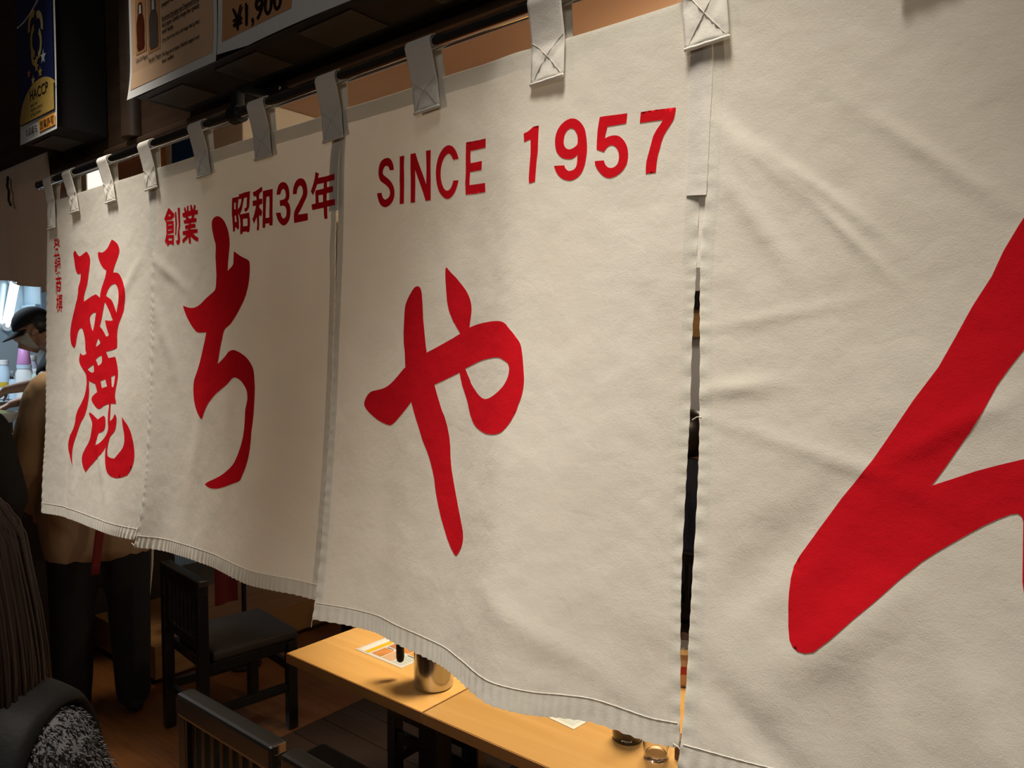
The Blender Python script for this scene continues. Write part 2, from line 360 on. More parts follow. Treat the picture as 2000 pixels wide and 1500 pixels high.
LET={
'ya':(2,[[2705,3698,2731,3681,2755,3669,2778,3661,2813,3652,2836,3649,2860,3647,2881,3649,2910,3654,2928,3660,2946,3669,2961,3680,2978,3698,2990,3712,3000,3728,3009,3747,3027,3793,3067,3997,3101,4237,3174,4531,3222,4714,3268,4847,3581,4759,3887,4670,4146,4591,4352,4517,4261,4434,4125,4309,4015,4183,3964,4108,3916,4007,3888,3928,3858,3788,3818,3571,3807,3459,3807,3424,3809,3403,3817,3365,3851,3362,3972,3445,4129,3536,4215,3592,4367,3701,4470,3780,4523,3828,4584,3893,4622,3942,4657,4002,4676,4048,4688,4106,4689,4156,4676,4249,4655,4335,4645,4418,4832,4386,4949,4371,5103,4355,5228,4345,5468,4331,5655,4329,5725,4331,5766,4334,5818,4338,5851,4343,5886,4349,5914,4356,5951,4368,5975,4377,5997,4387,6017,4399,6057,4427,6208,4524,6333,4620,6378,4659,6396,4676,6410,4694,6420,4710,6438,4745,6455,4790,6485,4887,6529,5074,6556,5214,6560,5287,6559,5331,6552,5392,6543,5440,6527,5501,6508,5549,6477,5611,6461,5649,6454,5676,6448,5692,6436,5719,6390,5793,6325,5880,6281,5927,6214,5982,6164,6018,6117,6045,6090,6057,6057,6069,6024,6078,5973,6089,5937,6096,5898,6102,5865,6106,5817,6111,5778,6114,5708,6117,5596,6120,5543,6120,5490,6118,5448,6114,5373,6103,5288,6087,5196,6064,5154,6052,5111,6037,5077,6022,5034,5999,5004,5981,4958,5950,4886,5889,4843,5847,4793,5784,4736,5695,4694,5641,4604,5538,4507,5421,4468,5362,4421,5269,4381,5178,4099,5262,3836,5338,3578,5404,3681,5570,3802,5742,3850,5809,3888,5854,3952,5919,3999,5979,4075,6097,4158,6265,4208,6435,4233,6605,4288,6807,4394,7035,4490,7211,4596,7383,4741,7578,4835,7692,4873,7747,4901,7806,4909,7851,4906,7895,4901,7917,4891,7943,4878,7967,4847,8015,4809,8061,4766,8104,4746,8123,4725,8140,4703,8154,4658,8177,4612,8175,4587,8171,4558,8160,4527,8146,4461,8110,4396,8063,4285,7961,4164,7808,4043,7653,3936,7477,3847,7314,3774,7148,3740,7042,3714,6983,3654,6879,3546,6712,3421,6563,3240,6379,3093,6171,2969,6015,2874,5873,2786,5736,2667,5827,2573,5887,2336,6039,2181,6129,2129,6156,2103,6169,2073,6182,2051,6190,2027,6197,2006,6201,1975,6203,1951,6204,1920,6203,1890,6200,1825,6192,1745,6177,1651,6157,1604,6145,1533,6122,1417,6075,1330,6035,1226,5979,1185,5953,1168,5940,1145,5920,1124,5897,1104,5872,1097,5859,1093,5843,1092,5829,1095,5807,1100,5791,1109,5770,1121,5749,1141,5718,1157,5698,1176,5677,1195,5660,1224,5638,1243,5624,1265,5613,1283,5605,1308,5597,1330,5591,1373,5583,1503,5564,1637,5541,1690,5529,1722,5520,1784,5502,1846,5479,1909,5452,1943,5436,2000,5407,2150,5322,2347,5204,2424,5158,2451,5144,2469,5136,2505,5122,2480,4958,2464,4845,2411,4676,2390,4487,2395,4299,2403,4110,2417,4022,2428,3990,2436,3972,2455,3939,2481,3905,2540,3840,2650,3741],[4560,5105,4846,5037,5097,4981,5232,4956,5406,4933,5529,4920,5636,4912,5687,4910,5738,4908,5779,4908,5832,4910,5866,4913,5901,4918,5935,4926,6007,4947,6075,4970,6101,4980,6120,4990,6133,4999,6148,5011,6157,5020,6165,5032,6171,5043,6177,5060,6181,5074,6183,5100,6180,5141,6176,5162,6171,5183,6164,5201,6146,5236,6121,5273,6087,5312,6069,5331,6045,5351,6021,5368,5969,5401,5906,5435,5810,5479,5728,5510,5642,5538,5600,5549,5555,5560,5517,5567,5465,5575,5432,5578,5396,5580,5367,5579,5329,5576,5300,5571,5264,5563,5229,5553,5177,5536,5140,5522,5081,5496,4940,5423,4832,5361,4803,5341,4792,5329,4784,5316,4774,5305,4750,5282,4664,5211]]),
'chi':(1,[[3714,1797,3712,1753,3716,1730,3725,1702,3736,1683,3754,1665,3776,1649,3813,1630,3842,1618,3879,1609,3915,1603,3970,1598,4008,1597,4052,1598,4090,1603,4145,1612,4185,1621,4232,1635,4275,1651,4340,1677,4384,1697,4431,1724,4472,1751,4550,1810,4622,1877,4707,1973,4756,2051,4814,2196,4831,2303,4828,2372,4802,2511,4751,2733,4735,2949,4856,2910,4927,2882,5003,2847,5033,2826,5055,2797,5063,2759,5066,2663,5070,2576,5077,2551,5084,2538,5103,2516,5257,2576,5393,2625,5461,2648,5568,2679,5792,2735,5879,2760,5917,2772,5953,2786,5974,2797,5992,2813,6003,2828,6017,2863,6028,2914,6041,3034,6022,3207,5970,3379,5856,3571,5775,3661,5710,3719,5561,3834,5350,3994,5149,4133,5056,4192,5004,4219,4939,4243,4863,4266,4729,4298,4646,4327,4574,4367,4526,4422,4454,4559,4367,4718,4339,4777,4261,4983,4194,5155,4465,5063,4716,4975,4795,4942,4833,4923,4872,4899,4908,4883,4956,4867,5007,4855,5086,4839,5134,4831,5184,4826,5222,4825,5271,4828,5314,4832,5375,4842,5441,4854,5595,4884,5759,4921,5923,4965,6000,4988,6076,5015,6137,5041,6244,5093,6338,5148,6420,5204,6456,5232,6488,5264,6511,5292,6544,5348,6581,5447,6656,5697,6673,5996,6678,6252,6660,6466,6622,6660,6619,6853,6604,7068,6531,7287,6446,7444,6383,7529,6246,7674,6169,7759,6120,7794,6049,7823,5943,7851,5663,7908,5168,8015,4810,8082,4653,8108,4524,8126,4419,8137,4278,8147,4189,8151,4103,8152,4038,8149,3957,8141,3903,8134,3848,8125,3795,8114,3680,8086,3822,8036,3896,8013,4019,7979,4293,7914,4503,7860,4784,7786,5000,7724,5218,7644,5363,7581,5497,7513,5562,7476,5628,7431,5692,7377,5829,7247,6013,7017,6114,6815,6157,6618,6160,6401,6148,6249,6159,6172,6209,6052,6234,5985,6240,5953,6237,5905,6212,5829,6195,5794,6168,5759,6136,5730,6063,5680,5976,5631,5874,5584,5821,5563,5761,5542,5706,5526,5627,5507,5575,5495,5523,5484,5482,5478,5429,5471,5394,5469,5358,5468,5330,5470,5292,5475,5266,5481,5238,5491,5208,5506,5140,5545,4965,5626,4830,5670,4536,5747,4278,5823,4145,5874,3981,5948,3855,6015,3699,6109,3625,6167,3578,6212,3485,6314,3362,6493,3277,6503,3131,6425,3061,6388,2997,6350,2943,6313,2841,6234,2765,6152,2699,6047,2664,5958,2627,5791,2636,5660,2649,5602,2675,5549,2718,5491,2837,5359,2987,5169,3103,4979,3216,4767,3301,4613,3412,4380,3078,4381,2948,4379,2856,4372,2796,4364,2735,4348,2686,4330,2621,4303,2555,4270,2413,4194,2276,4108,2111,3989,2009,3904,1881,3767,1815,3667,1989,3702,2109,3721,2249,3739,2319,3746,2398,3749,2467,3749,2567,3745,2637,3739,2716,3729,2787,3717,2887,3696,2959,3678,3077,3642,3286,3564,3450,3512,3738,3433,3857,3393,3901,3373,3930,3352,3947,3330,3967,3283,3982,3203,4003,3007,3971,2774,3940,2565,3959,2397,3960,2329,3949,2274,3925,2223,3853,2120,3770,1969,3738,1890]]),
'rei':(0,[[2733,1859,2724,1819,2725,1799,2735,1776,2747,1762,2770,1749,2805,1738,2898,1719,2972,1734,3006,1745,3040,1761,3072,1782,3120,1816,3158,1839,3207,1861,3268,1881,3416,1923,3545,1914,3605,1908,3693,1896,3858,1866,3981,1847,4183,1825,4296,1875,4365,1911,4440,1955,4472,1979,4500,2010,4518,2041,4537,2088,4543,2124,4539,2185,4476,2347,4394,2506,4340,2667,4254,2816,4186,2896,4029,3030,3949,3127,3920,3169,3907,3205,3905,3241,3918,3320,4299,3264,4658,3208,4844,3184,5146,3152,5247,3171,5296,3183,5371,3204,5583,3275,5598,3176,5629,3110,5697,3014,5757,2950,5872,2856,6016,2720,6089,2612,6105,2574,6111,2548,6114,2495,5922,2441,5840,2414,5769,2383,5708,2351,5593,2282,5493,2209,5410,2134,5376,2098,5349,2061,5335,2030,5325,1989,5324,1965,5330,1945,5345,1932,5393,1913,5567,1944,5644,1954,5716,1957,5782,1953,5876,1943,5941,1932,6014,1916,6078,1897,6169,1866,6228,1843,6286,1814,6341,1781,6455,1703,6571,1635,6704,1667,6765,1683,6853,1710,6980,1757,7037,1780,7091,1808,7131,1834,7178,1871,7205,1897,7227,1925,7240,1950,7250,1984,7250,2010,7241,2042,7224,2073,7177,2138,7104,2212,6927,2360,6821,2463,6780,2516,6740,2600,6924,2605,7001,2609,7068,2617,7124,2626,7201,2642,7254,2659,7315,2684,7369,2712,7448,2760,7502,2797,7589,2860,7759,2981,7858,3074,7897,3187,7893,3281,7867,3408,7844,3495,7808,3588,7795,3639,7797,3668,7789,3688,7761,3729,7628,3869,7455,4009,7378,4089,7307,4191,7274,4272,7257,4417,7291,4604,7284,4766,7106,4793,7008,4805,6835,4822,6276,4865,6444,4985,6529,5049,7164,5013,7278,5131,7396,5299,7441,5395,7471,5515,7468,5581,7454,5629,7409,5733,7401,5765,7322,5924,7295,6009,7287,6089,7288,6125,7298,6160,7313,6186,7355,6229,7386,6271,7423,6341,6917,6352,6906,6505,6918,6852,7068,6810,7131,6788,7183,6761,7233,6724,7341,6632,7449,6669,7489,6690,7515,6717,7531,6747,7544,6797,7547,6837,7538,6910,7498,7026,7461,7079,7396,7131,7316,7171,7174,7221,7089,7259,7015,7305,6961,7359,6874,7486,6817,7648,6815,7709,6826,7752,6864,7843,7066,7869,7155,7878,7238,7882,7329,7882,7533,7877,7833,7741,8074,7621,8163,7570,8221,7526,8255,7488,8283,7438,8297,7400,8303,7356,8300,7315,8282,7229,8241,7144,8131,6993,8028,6817,7986,6679,8087,6736,8142,6764,8233,6806,8391,6870,8465,6904,8538,6943,8596,6979,8700,7053,8796,7141,8941,7318,9043,7526,9074,7636,9081,7766,9070,7832,9059,7871,9036,7920,9016,7957,8973,8015,8876,8118,8815,8170,8775,8199,8718,8236,8670,8260,8604,8283,8535,8301,8377,8332,8199,8361,8000,8387,7898,8397,7784,8403,7683,8404,7538,8402,7440,8397,7337,8390,7251,8380,7136,8362,7064,8347,6995,8328,6945,8308,6884,8277,6846,8251,6806,8217,6775,8182,6717,8105,6673,8023,6622,7866,6615,7707,6625,7639,6667,7557,6543,7643,6458,7697,6347,7770,6234,7842,5672,8022,5063,8248,4600,8443,4431,8391,4360,8364,4300,8334,4251,8302,4161,8232,4100,8168,4070,8113,4063,8084,4066,8049,4080,8016,4111,7967,4142,7930,4192,7888,4265,7839,4453,7725,4696,7597,4805,7526,4908,7438,4968,7361,5043,7209,5107,7077,5125,7024,5121,6982,5101,6951,5034,6897,4948,6844,4770,6750,4679,6688,4803,6657,5023,6687,5136,6704,5300,6735,5710,6838,5921,6783,6044,6755,6263,6712,6363,6732,6402,6746,6431,6767,6450,6793,6480,6855,6489,6927,6479,7009,6465,7046,6438,7081,6402,7107,6339,7138,6285,7158,6208,7178,6111,7195,5890,7228,5797,7407,5569,7597,5887,7554,5970,7536,6038,7515,6099,7491,6194,7452,6267,7423,6388,7374,6535,7305,6600,7270,6660,7229,6702,7192,6748,7139,6770,7100,6778,7055,6769,7002,6724,6879,6702,6688,6710,6597,6746,6504,6757,6447,6745,6370,6638,6372,6582,6376,6518,6383,6450,6393,6340,6410,6265,6424,6184,6442,6114,6460,6017,6488,5951,6504,5880,6517,5820,6524,5739,6528,5684,6527,5624,6522,5572,6514,5500,6497,5442,6481,5336,6448,5162,6387,5087,6359,5022,6331,4983,6310,4949,6284,4938,6265,4944,6241,4967,6218,5016,6184,5063,6161,5137,6135,5242,6107,5513,6045,5444,5956,5388,5901,5258,5795,5015,5772,4873,5755,4610,5715,4601,5876,4645,6009,4645,6094,4595,6262,4483,6465,4394,6580,4280,6696,4213,6752,4127,6810,4038,6858,3846,6949,3728,7017,3652,7067,3502,7179,3258,7407,3067,7552,2988,7633,2923,7735,2894,7824,2876,7997,2905,8174,2968,8348,2858,8249,2800,8173,2697,8003,2615,7897,2580,7849,2559,7804,2548,7761,2545,7673,2570,7584,2613,7496,2639,7450,2690,7377,2822,7250,2898,7176,2943,7130,3025,7040,3063,6975,3078,6934,3086,6879,3103,6839,3138,6791,3183,6748,3294,6658,3446,6568,3774,6407,4023,6250,4134,6158,4240,6035,4296,5944,4334,5835,4340,5783,4336,5750,4317,5685,4305,5630,4294,5604,4268,5569,4211,5519,4173,5494,4118,5465,4057,5440,3919,5390,3778,5331,3637,5266,3575,5235,3521,5202,3487,5174,3455,5137,3440,5111,3434,5080,3439,5051,3465,4993,3498,4942,3569,4864,3668,4906,3711,4921,3750,4932,3785,4938,3834,4944,3870,4946,3911,4947,3950,4945,4007,4940,4047,4936,4092,4930,4141,4922,4251,4903,4172,4833,4144,4799,4127,4764,4119,4722,4113,4622,4059,4466,4009,4382,3886,4237,3809,4175,3774,4151,3739,4136,3699,4126,3604,4111,3490,4126,3439,4137,3393,4155,3351,4177,3292,4215,3254,4245,3200,4297,3103,4439,3031,4583,2988,4630,2948,4659,2851,4714,2735,4692,2684,4680,2639,4663,2599,4645,2544,4615,2511,4590,2480,4555,2457,4518,2419,4435,2398,4345,2393,4221,2413,4120,2499,3936,2680,3703,2898,3473,2992,3355,3113,3241,3167,3173,3239,3045,3257,2944,3272,2900,3298,2860,3331,2825,3411,2756,3471,2693,3521,2621,3544,2562,3557,2452,3201,2449,3107,2409,3066,2384,3028,2352,2986,2307,2893,2189,2803,1982],[6138,3242,6229,3144,6274,3103,6322,3070,6371,3042,6446,3006,6499,2984,6559,2965,6613,2953,6689,2941,6739,2934,6790,2929,6839,2927,6943,2926,7034,2957,7073,2974,7108,2994,7138,3017,7181,3053,7209,3080,7250,3128,7309,3218,7345,3302,7350,3423,7316,3514,7213,3667,7168,3767,7019,3614,6870,3499,6796,3454,6747,3428,6680,3393,6619,3369,6536,3341,6423,3311],[6058,3414,6217,3510,6608,3776,6845,3971,6711,3977,6638,3978,6549,3975,6424,3968,6109,3948,6158,4038,6207,4099,6328,4226,6491,4387,6391,4420,6238,4421,6076,4315,5943,4245,5882,4215,5825,4191,5760,4169,5610,4121,5756,3925,5873,3721,5943,3561,5983,3494],[5228,3692,5153,3827,5053,4051,4921,4235,4831,4188,4792,4163,4745,4122,4648,3992,4584,3901,4567,3863,4569,3833,4585,3809,4624,3780,4659,3761,4709,3742,4764,3728,4853,3711,4915,3701,4984,3694,5059,3692],[5469,4456,5559,4501,5609,4534,5699,4604,5619,4636,5574,4651,5518,4665,5439,4680,5237,4715,5296,4617,5347,4560],[5838,4965,5874,5004,5889,5024,5904,5057,5916,5113,5914,5138,5900,5162,5877,5181,5832,5203,5795,5217,5748,5231,5687,5243,5537,5267,5443,5192,5383,5151,5267,5081,5468,5028,5552,5008,5622,4994,5691,4983],[5049,5234,5105,5348,5126,5444,4952,5477,4807,5463,4739,5454,4671,5441,4592,5422,4404,5372,4635,5315,4778,5284],[5833,5714,6284,5655,6376,5757,6485,5866,5994,5919,5899,5809],[6855,5589,7155,5530,7188,5551,7198,5567,7199,5605,7160,5750,7101,5875,6946,5874,6888,5722]]),
's':(2,[[1825,1410,1810,1380,1803,1367,1796,1357,1789,1349,1778,1338,1769,1332,1758,1325,1747,1320,1729,1314,1717,1312,1702,1311,1688,1311,1667,1314,1653,1319,1639,1326,1626,1336,1609,1352,1598,1364,1589,1377,1584,1389,1578,1407,1576,1419,1577,1431,1581,1441,1589,1455,1599,1465,1614,1477,1637,1491,1695,1522,1763,1559,1792,1575,1818,1591,1840,1606,1870,1628,1889,1644,1916,1669,1943,1702,1955,1718,1966,1737,1973,1753,1985,1784,1991,1817,1993,1853,1993,1871,1990,1890,1985,1907,1977,1932,1969,1949,1957,1967,1944,1982,1923,2004,1907,2018,1886,2032,1866,2044,1834,2059,1812,2068,1788,2077,1766,2082,1735,2089,1715,2092,1693,2094,1676,2094,1652,2093,1635,2090,1615,2086,1596,2082,1569,2073,1551,2065,1531,2055,1514,2045,1491,2028,1475,2015,1459,1998,1446,1981,1423,1946,1403,1909,1378,1842,1367,1796,1533,1804,1543,1844,1549,1861,1557,1876,1565,1888,1578,1904,1589,1914,1602,1924,1619,1932,1658,1948,1704,1940,1724,1936,1742,1930,1757,1923,1778,1913,1791,1905,1803,1894,1811,1884,1819,1869,1824,1857,1827,1844,1828,1832,1827,1814,1824,1801,1818,1786,1810,1774,1796,1756,1783,1743,1764,1727,1742,1712,1695,1681,1642,1652,1570,1618,1537,1601,1520,1591,1500,1577,1487,1567,1474,1553,1464,1539,1451,1517,1443,1501,1436,1482,1431,1465,1424,1428,1424,1389,1432,1337,1443,1299,1460,1265,1469,1250,1482,1234,1495,1221,1515,1205,1532,1195,1553,1186,1575,1179,1609,1170,1633,1165,1662,1162,1687,1162,1725,1163,1750,1165,1775,1169,1795,1174,1821,1183,1840,1191,1863,1204,1883,1218,1913,1241,1931,1257,1948,1275,1960,1291,1972,1314,1979,1331,1988,1359,1995,1427]]),
'i':(2,[[2188,1196,2350,1200,2333,1391,2342,1552,2341,1712,2335,1940,2330,2087,2173,2085,2181,1808,2174,1635,2184,1407]]),
'n':(2,[[2568,1201,2747,1206,2818,1341,2945,1547,3050,1705,3114,1818,3122,1580,3115,1358,3102,1214,3265,1221,3260,1487,3268,1764,3276,2120,3104,2119,3012,1957,2882,1752,2775,1583,2736,1522,2743,1759,2738,2110,2577,2098,2575,1739,2567,1455]]),
'c':(2,[[3998,1493,3967,1449,3948,1426,3926,1404,3915,1394,3900,1385,3883,1378,3841,1364,3799,1373,3780,1379,3763,1386,3748,1395,3726,1409,3711,1421,3687,1444,3648,1493,3626,1536,3607,1594,3598,1636,3596,1685,3598,1724,3607,1773,3619,1813,3640,1864,3660,1900,3683,1931,3696,1946,3711,1960,3726,1972,3748,1988,3764,1997,3780,2004,3794,2008,3813,2012,3826,2013,3842,2012,3857,2010,3878,2005,3893,2000,3908,1992,3922,1983,3940,1968,3951,1957,3963,1944,3972,1931,3988,1905,3996,1889,4000,1878,4005,1857,4172,1869,4141,1950,4100,2021,4077,2048,4062,2064,4029,2093,4002,2112,3983,2123,3956,2137,3936,2145,3914,2152,3893,2156,3862,2158,3840,2159,3815,2156,3793,2151,3761,2142,3738,2133,3712,2121,3688,2107,3652,2085,3629,2068,3604,2048,3584,2029,3558,2000,3541,1980,3517,1946,3487,1888,3469,1840,3446,1752,3437,1665,3438,1615,3447,1548,3462,1497,3490,1433,3516,1389,3547,1350,3564,1332,3585,1312,3605,1296,3636,1275,3658,1262,3683,1249,3705,1240,3736,1229,3758,1223,3783,1219,3807,1218,3841,1218,3865,1221,3891,1226,3915,1233,3949,1245,3971,1255,3995,1269,4015,1284,4043,1308,4061,1325,4078,1344,4093,1362,4118,1398,4138,1434,4165,1498]]),
'e':(2,[[4381,1242,4991,1265,4994,1416,4522,1405,4515,1485,4526,1616,4880,1624,4870,1773,4515,1766,4502,1884,4500,1988,5005,2012,5031,2166,4392,2144,4371,1943,4383,1733,4376,1521]]),
'one':(2,[[6126,1360,6183,1351,6208,1346,6229,1340,6250,1331,6296,1309,6348,1280,6485,1279,6487,1497,6493,1692,6478,1847,6474,2015,6473,2168,6330,2183,6316,2090,6315,1934,6322,1738,6315,1594,6299,1474,6149,1502]]),
'nine':(2,[[6900,1964,7138,1980,7154,2010,7162,2023,7173,2034,7184,2044,7203,2058,7216,2066,7229,2072,7240,2076,7254,2079,7266,2080,7282,2080,7298,2079,7324,2076,7341,2073,7357,2068,7370,2062,7386,2052,7396,2043,7405,2031,7412,2018,7419,1997,7422,1979,7425,1947,7422,1849,7382,1871,7364,1880,7347,1887,7331,1891,7308,1896,7290,1898,7268,1898,7245,1897,7210,1893,7186,1890,7160,1885,7138,1879,7108,1870,7088,1862,7066,1852,7048,1842,7023,1826,7006,1814,6988,1798,6972,1782,6951,1758,6938,1740,6926,1719,6917,1699,6903,1658,6894,1618,6891,1567,6893,1528,6901,1490,6907,1472,6915,1452,6924,1436,6944,1405,6969,1377,6996,1353,7012,1341,7031,1329,7050,1319,7078,1305,7099,1296,7122,1289,7142,1284,7171,1278,7191,1276,7212,1274,7229,1273,7253,1274,7270,1275,7289,1278,7308,1281,7334,1288,7353,1294,7374,1303,7393,1313,7420,1329,7438,1341,7458,1356,7476,1371,7500,1394,7516,1410,7531,1428,7543,1444,7559,1468,7569,1485,7579,1507,7587,1533,7605,1596,7624,1694,7629,1744,7632,1821,7620,1919,7599,2013,7586,2048,7577,2068,7556,2104,7538,2128,7526,2141,7507,2159,7494,2170,7478,2181,7463,2189,7441,2199,7425,2205,7398,2214,7359,2224,7339,2227,7317,2229,7297,2229,7268,2227,7247,2224,7221,2219,7197,2213,7161,2203,7137,2194,7111,2183,7088,2171,7057,2153,7037,2139,7016,2123,6998,2107,6976,2084,6961,2066,6945,2046,6931,2021],[7098,1629,7096,1617,7095,1597,7098,1562,7104,1533,7114,1504,7121,1491,7131,1477,7141,1466,7158,1452,7171,1444,7186,1437,7202,1432,7225,1427,7241,1425,7258,1426,7273,1429,7294,1435,7308,1442,7323,1451,7337,1462,7355,1480,7367,1494,7379,1510,7388,1525,7399,1548,7405,1565,7410,1585,7413,1603,7415,1642,7415,1663,7413,1674,7410,1685,7405,1693,7396,1701,7385,1708,7358,1722,7328,1733,7297,1741,7281,1744,7264,1746,7249,1747,7229,1745,7215,1744,7200,1740,7187,1735,7168,1727,7156,1720,7144,1710,7134,1700,7121,1682,7113,1670,7107,1657,7102,1645]]),
'five':(2,[[7887,1335,7973,1334,8483,1361,8465,1504,8228,1501,8060,1498,8029,1597,8011,1668,8051,1658,8069,1654,8095,1649,8133,1646,8153,1645,8174,1645,8194,1646,8221,1648,8240,1651,8260,1654,8276,1658,8298,1665,8315,1671,8335,1682,8354,1694,8383,1714,8402,1729,8422,1747,8439,1765,8463,1792,8477,1811,8491,1833,8500,1852,8511,1879,8517,1898,8522,1920,8525,1938,8528,1975,8526,2014,8518,2054,8513,2074,8504,2095,8493,2112,8475,2136,8462,2152,8444,2168,8427,2182,8401,2199,8382,2211,8359,2222,8337,2232,8305,2243,8281,2250,8254,2257,8228,2261,8190,2266,8165,2267,8139,2266,8118,2263,8090,2256,8070,2250,8048,2241,8028,2231,8000,2215,7980,2203,7959,2187,7940,2172,7913,2149,7896,2132,7878,2113,7864,2096,7846,2071,7835,2054,7826,2037,7820,2020,7813,1984,8011,1993,8027,2029,8036,2045,8046,2058,8057,2069,8074,2084,8087,2093,8101,2102,8115,2108,8134,2114,8149,2118,8165,2120,8180,2121,8202,2120,8217,2119,8234,2115,8249,2110,8271,2101,8284,2094,8296,2084,8305,2074,8315,2058,8321,2046,8326,2031,8329,2016,8331,1994,8332,1979,8331,1961,8328,1945,8323,1922,8318,1906,8310,1889,8301,1874,8286,1853,8275,1840,8261,1828,8248,1818,8228,1806,8214,1799,8200,1793,8188,1790,8171,1786,8159,1785,8144,1785,8129,1787,8107,1792,8093,1796,8078,1803,8066,1810,8044,1826,8030,1838,8021,1848,8003,1870,7841,1813,7839,1697,7848,1526,7869,1406]]),
'seven':(2,[[8770,1390,8922,1395,9177,1412,9495,1436,9478,1525,9468,1561,9455,1590,9436,1616,9386,1667,9312,1737,9277,1777,9242,1830,9221,1875,9193,1960,9164,2037,9152,2082,9137,2160,9132,2286,9121,2294,8919,2289,8915,2204,8917,2160,8925,2109,8937,2067,8966,1989,9010,1867,9028,1813,9038,1790,9049,1769,9061,1750,9089,1713,9121,1680,9185,1626,9238,1569,8996,1554,8754,1543]]),
'sho':(1,[[4943,1259,5312,1262,5323,1251,5316,1210,5459,1211,5617,1200,5926,1202,5928,1321,5919,1450,5911,1543,5875,1595,5810,1636,5696,1658,5648,1611,5635,1568,5749,1555,5765,1510,5765,1416,5772,1328,5613,1326,5572,1415,5540,1497,5509,1579,5441,1638,5396,1684,5570,1684,5914,1688,5936,1769,5973,1866,5976,1978,5961,2098,5940,2134,5825,2134,5800,2109,5566,2103,5556,2145,5427,2149,5418,2053,5429,1912,5399,1777,5350,1701,5296,1653,5329,1770,5345,1886,5361,1982,5339,2018,5234,2021,5209,1967,5135,1963,5120,2052,5016,2053,5000,1952,4970,1777,4931,1629,4927,1485,4935,1342],[5303,1322,5464,1329,5455,1385,5423,1448,5368,1508,5283,1552,5274,1461,5287,1387],[5070,1380,5149,1385,5142,1458,5154,1540,5068,1532,5063,1451],[5096,1683,5165,1687,5190,1758,5209,1840,5116,1832,5109,1751],[5571,1802,5818,1813,5834,1901,5840,1983,5584,1977]]),
'wa':(1,[[6077,1248,6216,1230,6384,1202,6549,1162,6576,1222,6583,1264,6518,1285,6446,1309,6421,1343,6427,1427,6508,1433,6597,1437,6601,1554,6517,1563,6449,1569,6452,1623,6501,1655,6618,1731,6586,1801,6553,1837,6458,1799,6452,1862,6473,2003,6469,2131,6387,2143,6352,2122,6365,1993,6331,1833,6280,1879,6194,1969,6151,1919,6092,1863,6165,1790,6224,1684,6271,1568,6107,1564,6083,1439,6295,1441,6281,1384,6257,1350,6149,1357,6113,1303],[6605,1271,6892,1272,7106,1275,7120,1514,7137,1788,7165,1971,7162,2089,7011,2081,6985,2024,6797,2021,6794,2108,6676,2107,6654,2092,6642,1880,6639,1650,6620,1465],[6801,1423,6946,1424,6967,1554,6973,1773,6984,1897,6802,1892,6788,1756,6792,1573]]),
'three':(1,[[7307,1433,7313,1365,7329,1310,7338,1286,7349,1267,7361,1251,7380,1230,7395,1217,7413,1205,7431,1196,7458,1186,7479,1180,7503,1176,7527,1175,7562,1175,7587,1177,7615,1181,7640,1185,7675,1194,7699,1202,7725,1213,7747,1225,7776,1244,7795,1258,7814,1275,7829,1290,7849,1313,7861,1330,7877,1357,7895,1406,7905,1441,7911,1482,7911,1514,7907,1545,7902,1560,7892,1576,7876,1591,7835,1625,7884,1661,7904,1678,7920,1695,7932,1711,7953,1744,7969,1780,7982,1827,7986,1866,7983,1918,7975,1956,7962,1991,7954,2008,7941,2026,7928,2041,7906,2062,7889,2076,7869,2090,7850,2100,7820,2114,7800,2122,7776,2129,7755,2132,7724,2135,7703,2135,7678,2132,7656,2127,7624,2118,7601,2110,7574,2098,7549,2085,7513,2064,7488,2049,7463,2031,7443,2013,7405,1978,7374,1943,7333,1882,7300,1827,7532,1835,7553,1883,7567,1904,7576,1916,7592,1934,7604,1945,7618,1956,7636,1965,7678,1982,7717,1975,7733,1970,7748,1964,7760,1957,7776,1945,7785,1936,7792,1924,7797,1912,7801,1885,7801,1855,7796,1823,7793,1808,7787,1792,7780,1779,7768,1761,7759,1750,7746,1739,7732,1730,7711,1718,7695,1711,7677,1705,7661,1701,7636,1697,7617,1695,7593,1694,7563,1694,7492,1697,7461,1567,7570,1564,7622,1561,7665,1558,7684,1554,7701,1548,7713,1540,7726,1527,7733,1517,7738,1505,7741,1494,7742,1478,7741,1466,7737,1446,7725,1418,7718,1404,7710,1391,7701,1380,7687,1365,7677,1356,7665,1348,7650,1341,7615,1328,7575,1337,7559,1342,7545,1349,7535,1357,7517,1376,7503,1396,7485,1435]]),
'two':(1,[[8066,1494,8063,1444,8065,1412,8074,1367,8088,1333,8116,1289,8140,1260,8166,1236,8181,1225,8200,1214,8219,1205,8249,1194,8271,1188,8297,1183,8322,1181,8359,1180,8385,1181,8413,1184,8437,1188,8472,1195,8495,1202,8519,1211,8540,1222,8568,1238,8587,1251,8607,1267,8623,1283,8653,1317,8676,1352,8696,1396,8708,1432,8719,1478,8720,1514,8714,1559,8705,1582,8698,1596,8680,1621,8656,1647,8601,1697,8520,1781,8441,1855,8371,1911,8332,1951,8532,1955,8752,1956,8772,2107,8502,2115,8170,2119,8146,2025,8140,1952,8143,1924,8148,1907,8159,1877,8178,1847,8212,1810,8243,1781,8306,1731,8387,1657,8468,1583,8493,1554,8502,1542,8509,1530,8514,1519,8518,1504,8520,1492,8520,1478,8518,1465,8513,1446,8508,1432,8501,1418,8494,1405,8481,1388,8471,1377,8456,1366,8437,1355,8390,1334,8352,1340,8335,1345,8321,1352,8309,1360,8293,1375,8283,1385,8270,1403,8254,1436,8246,1460,8240,1501]]),
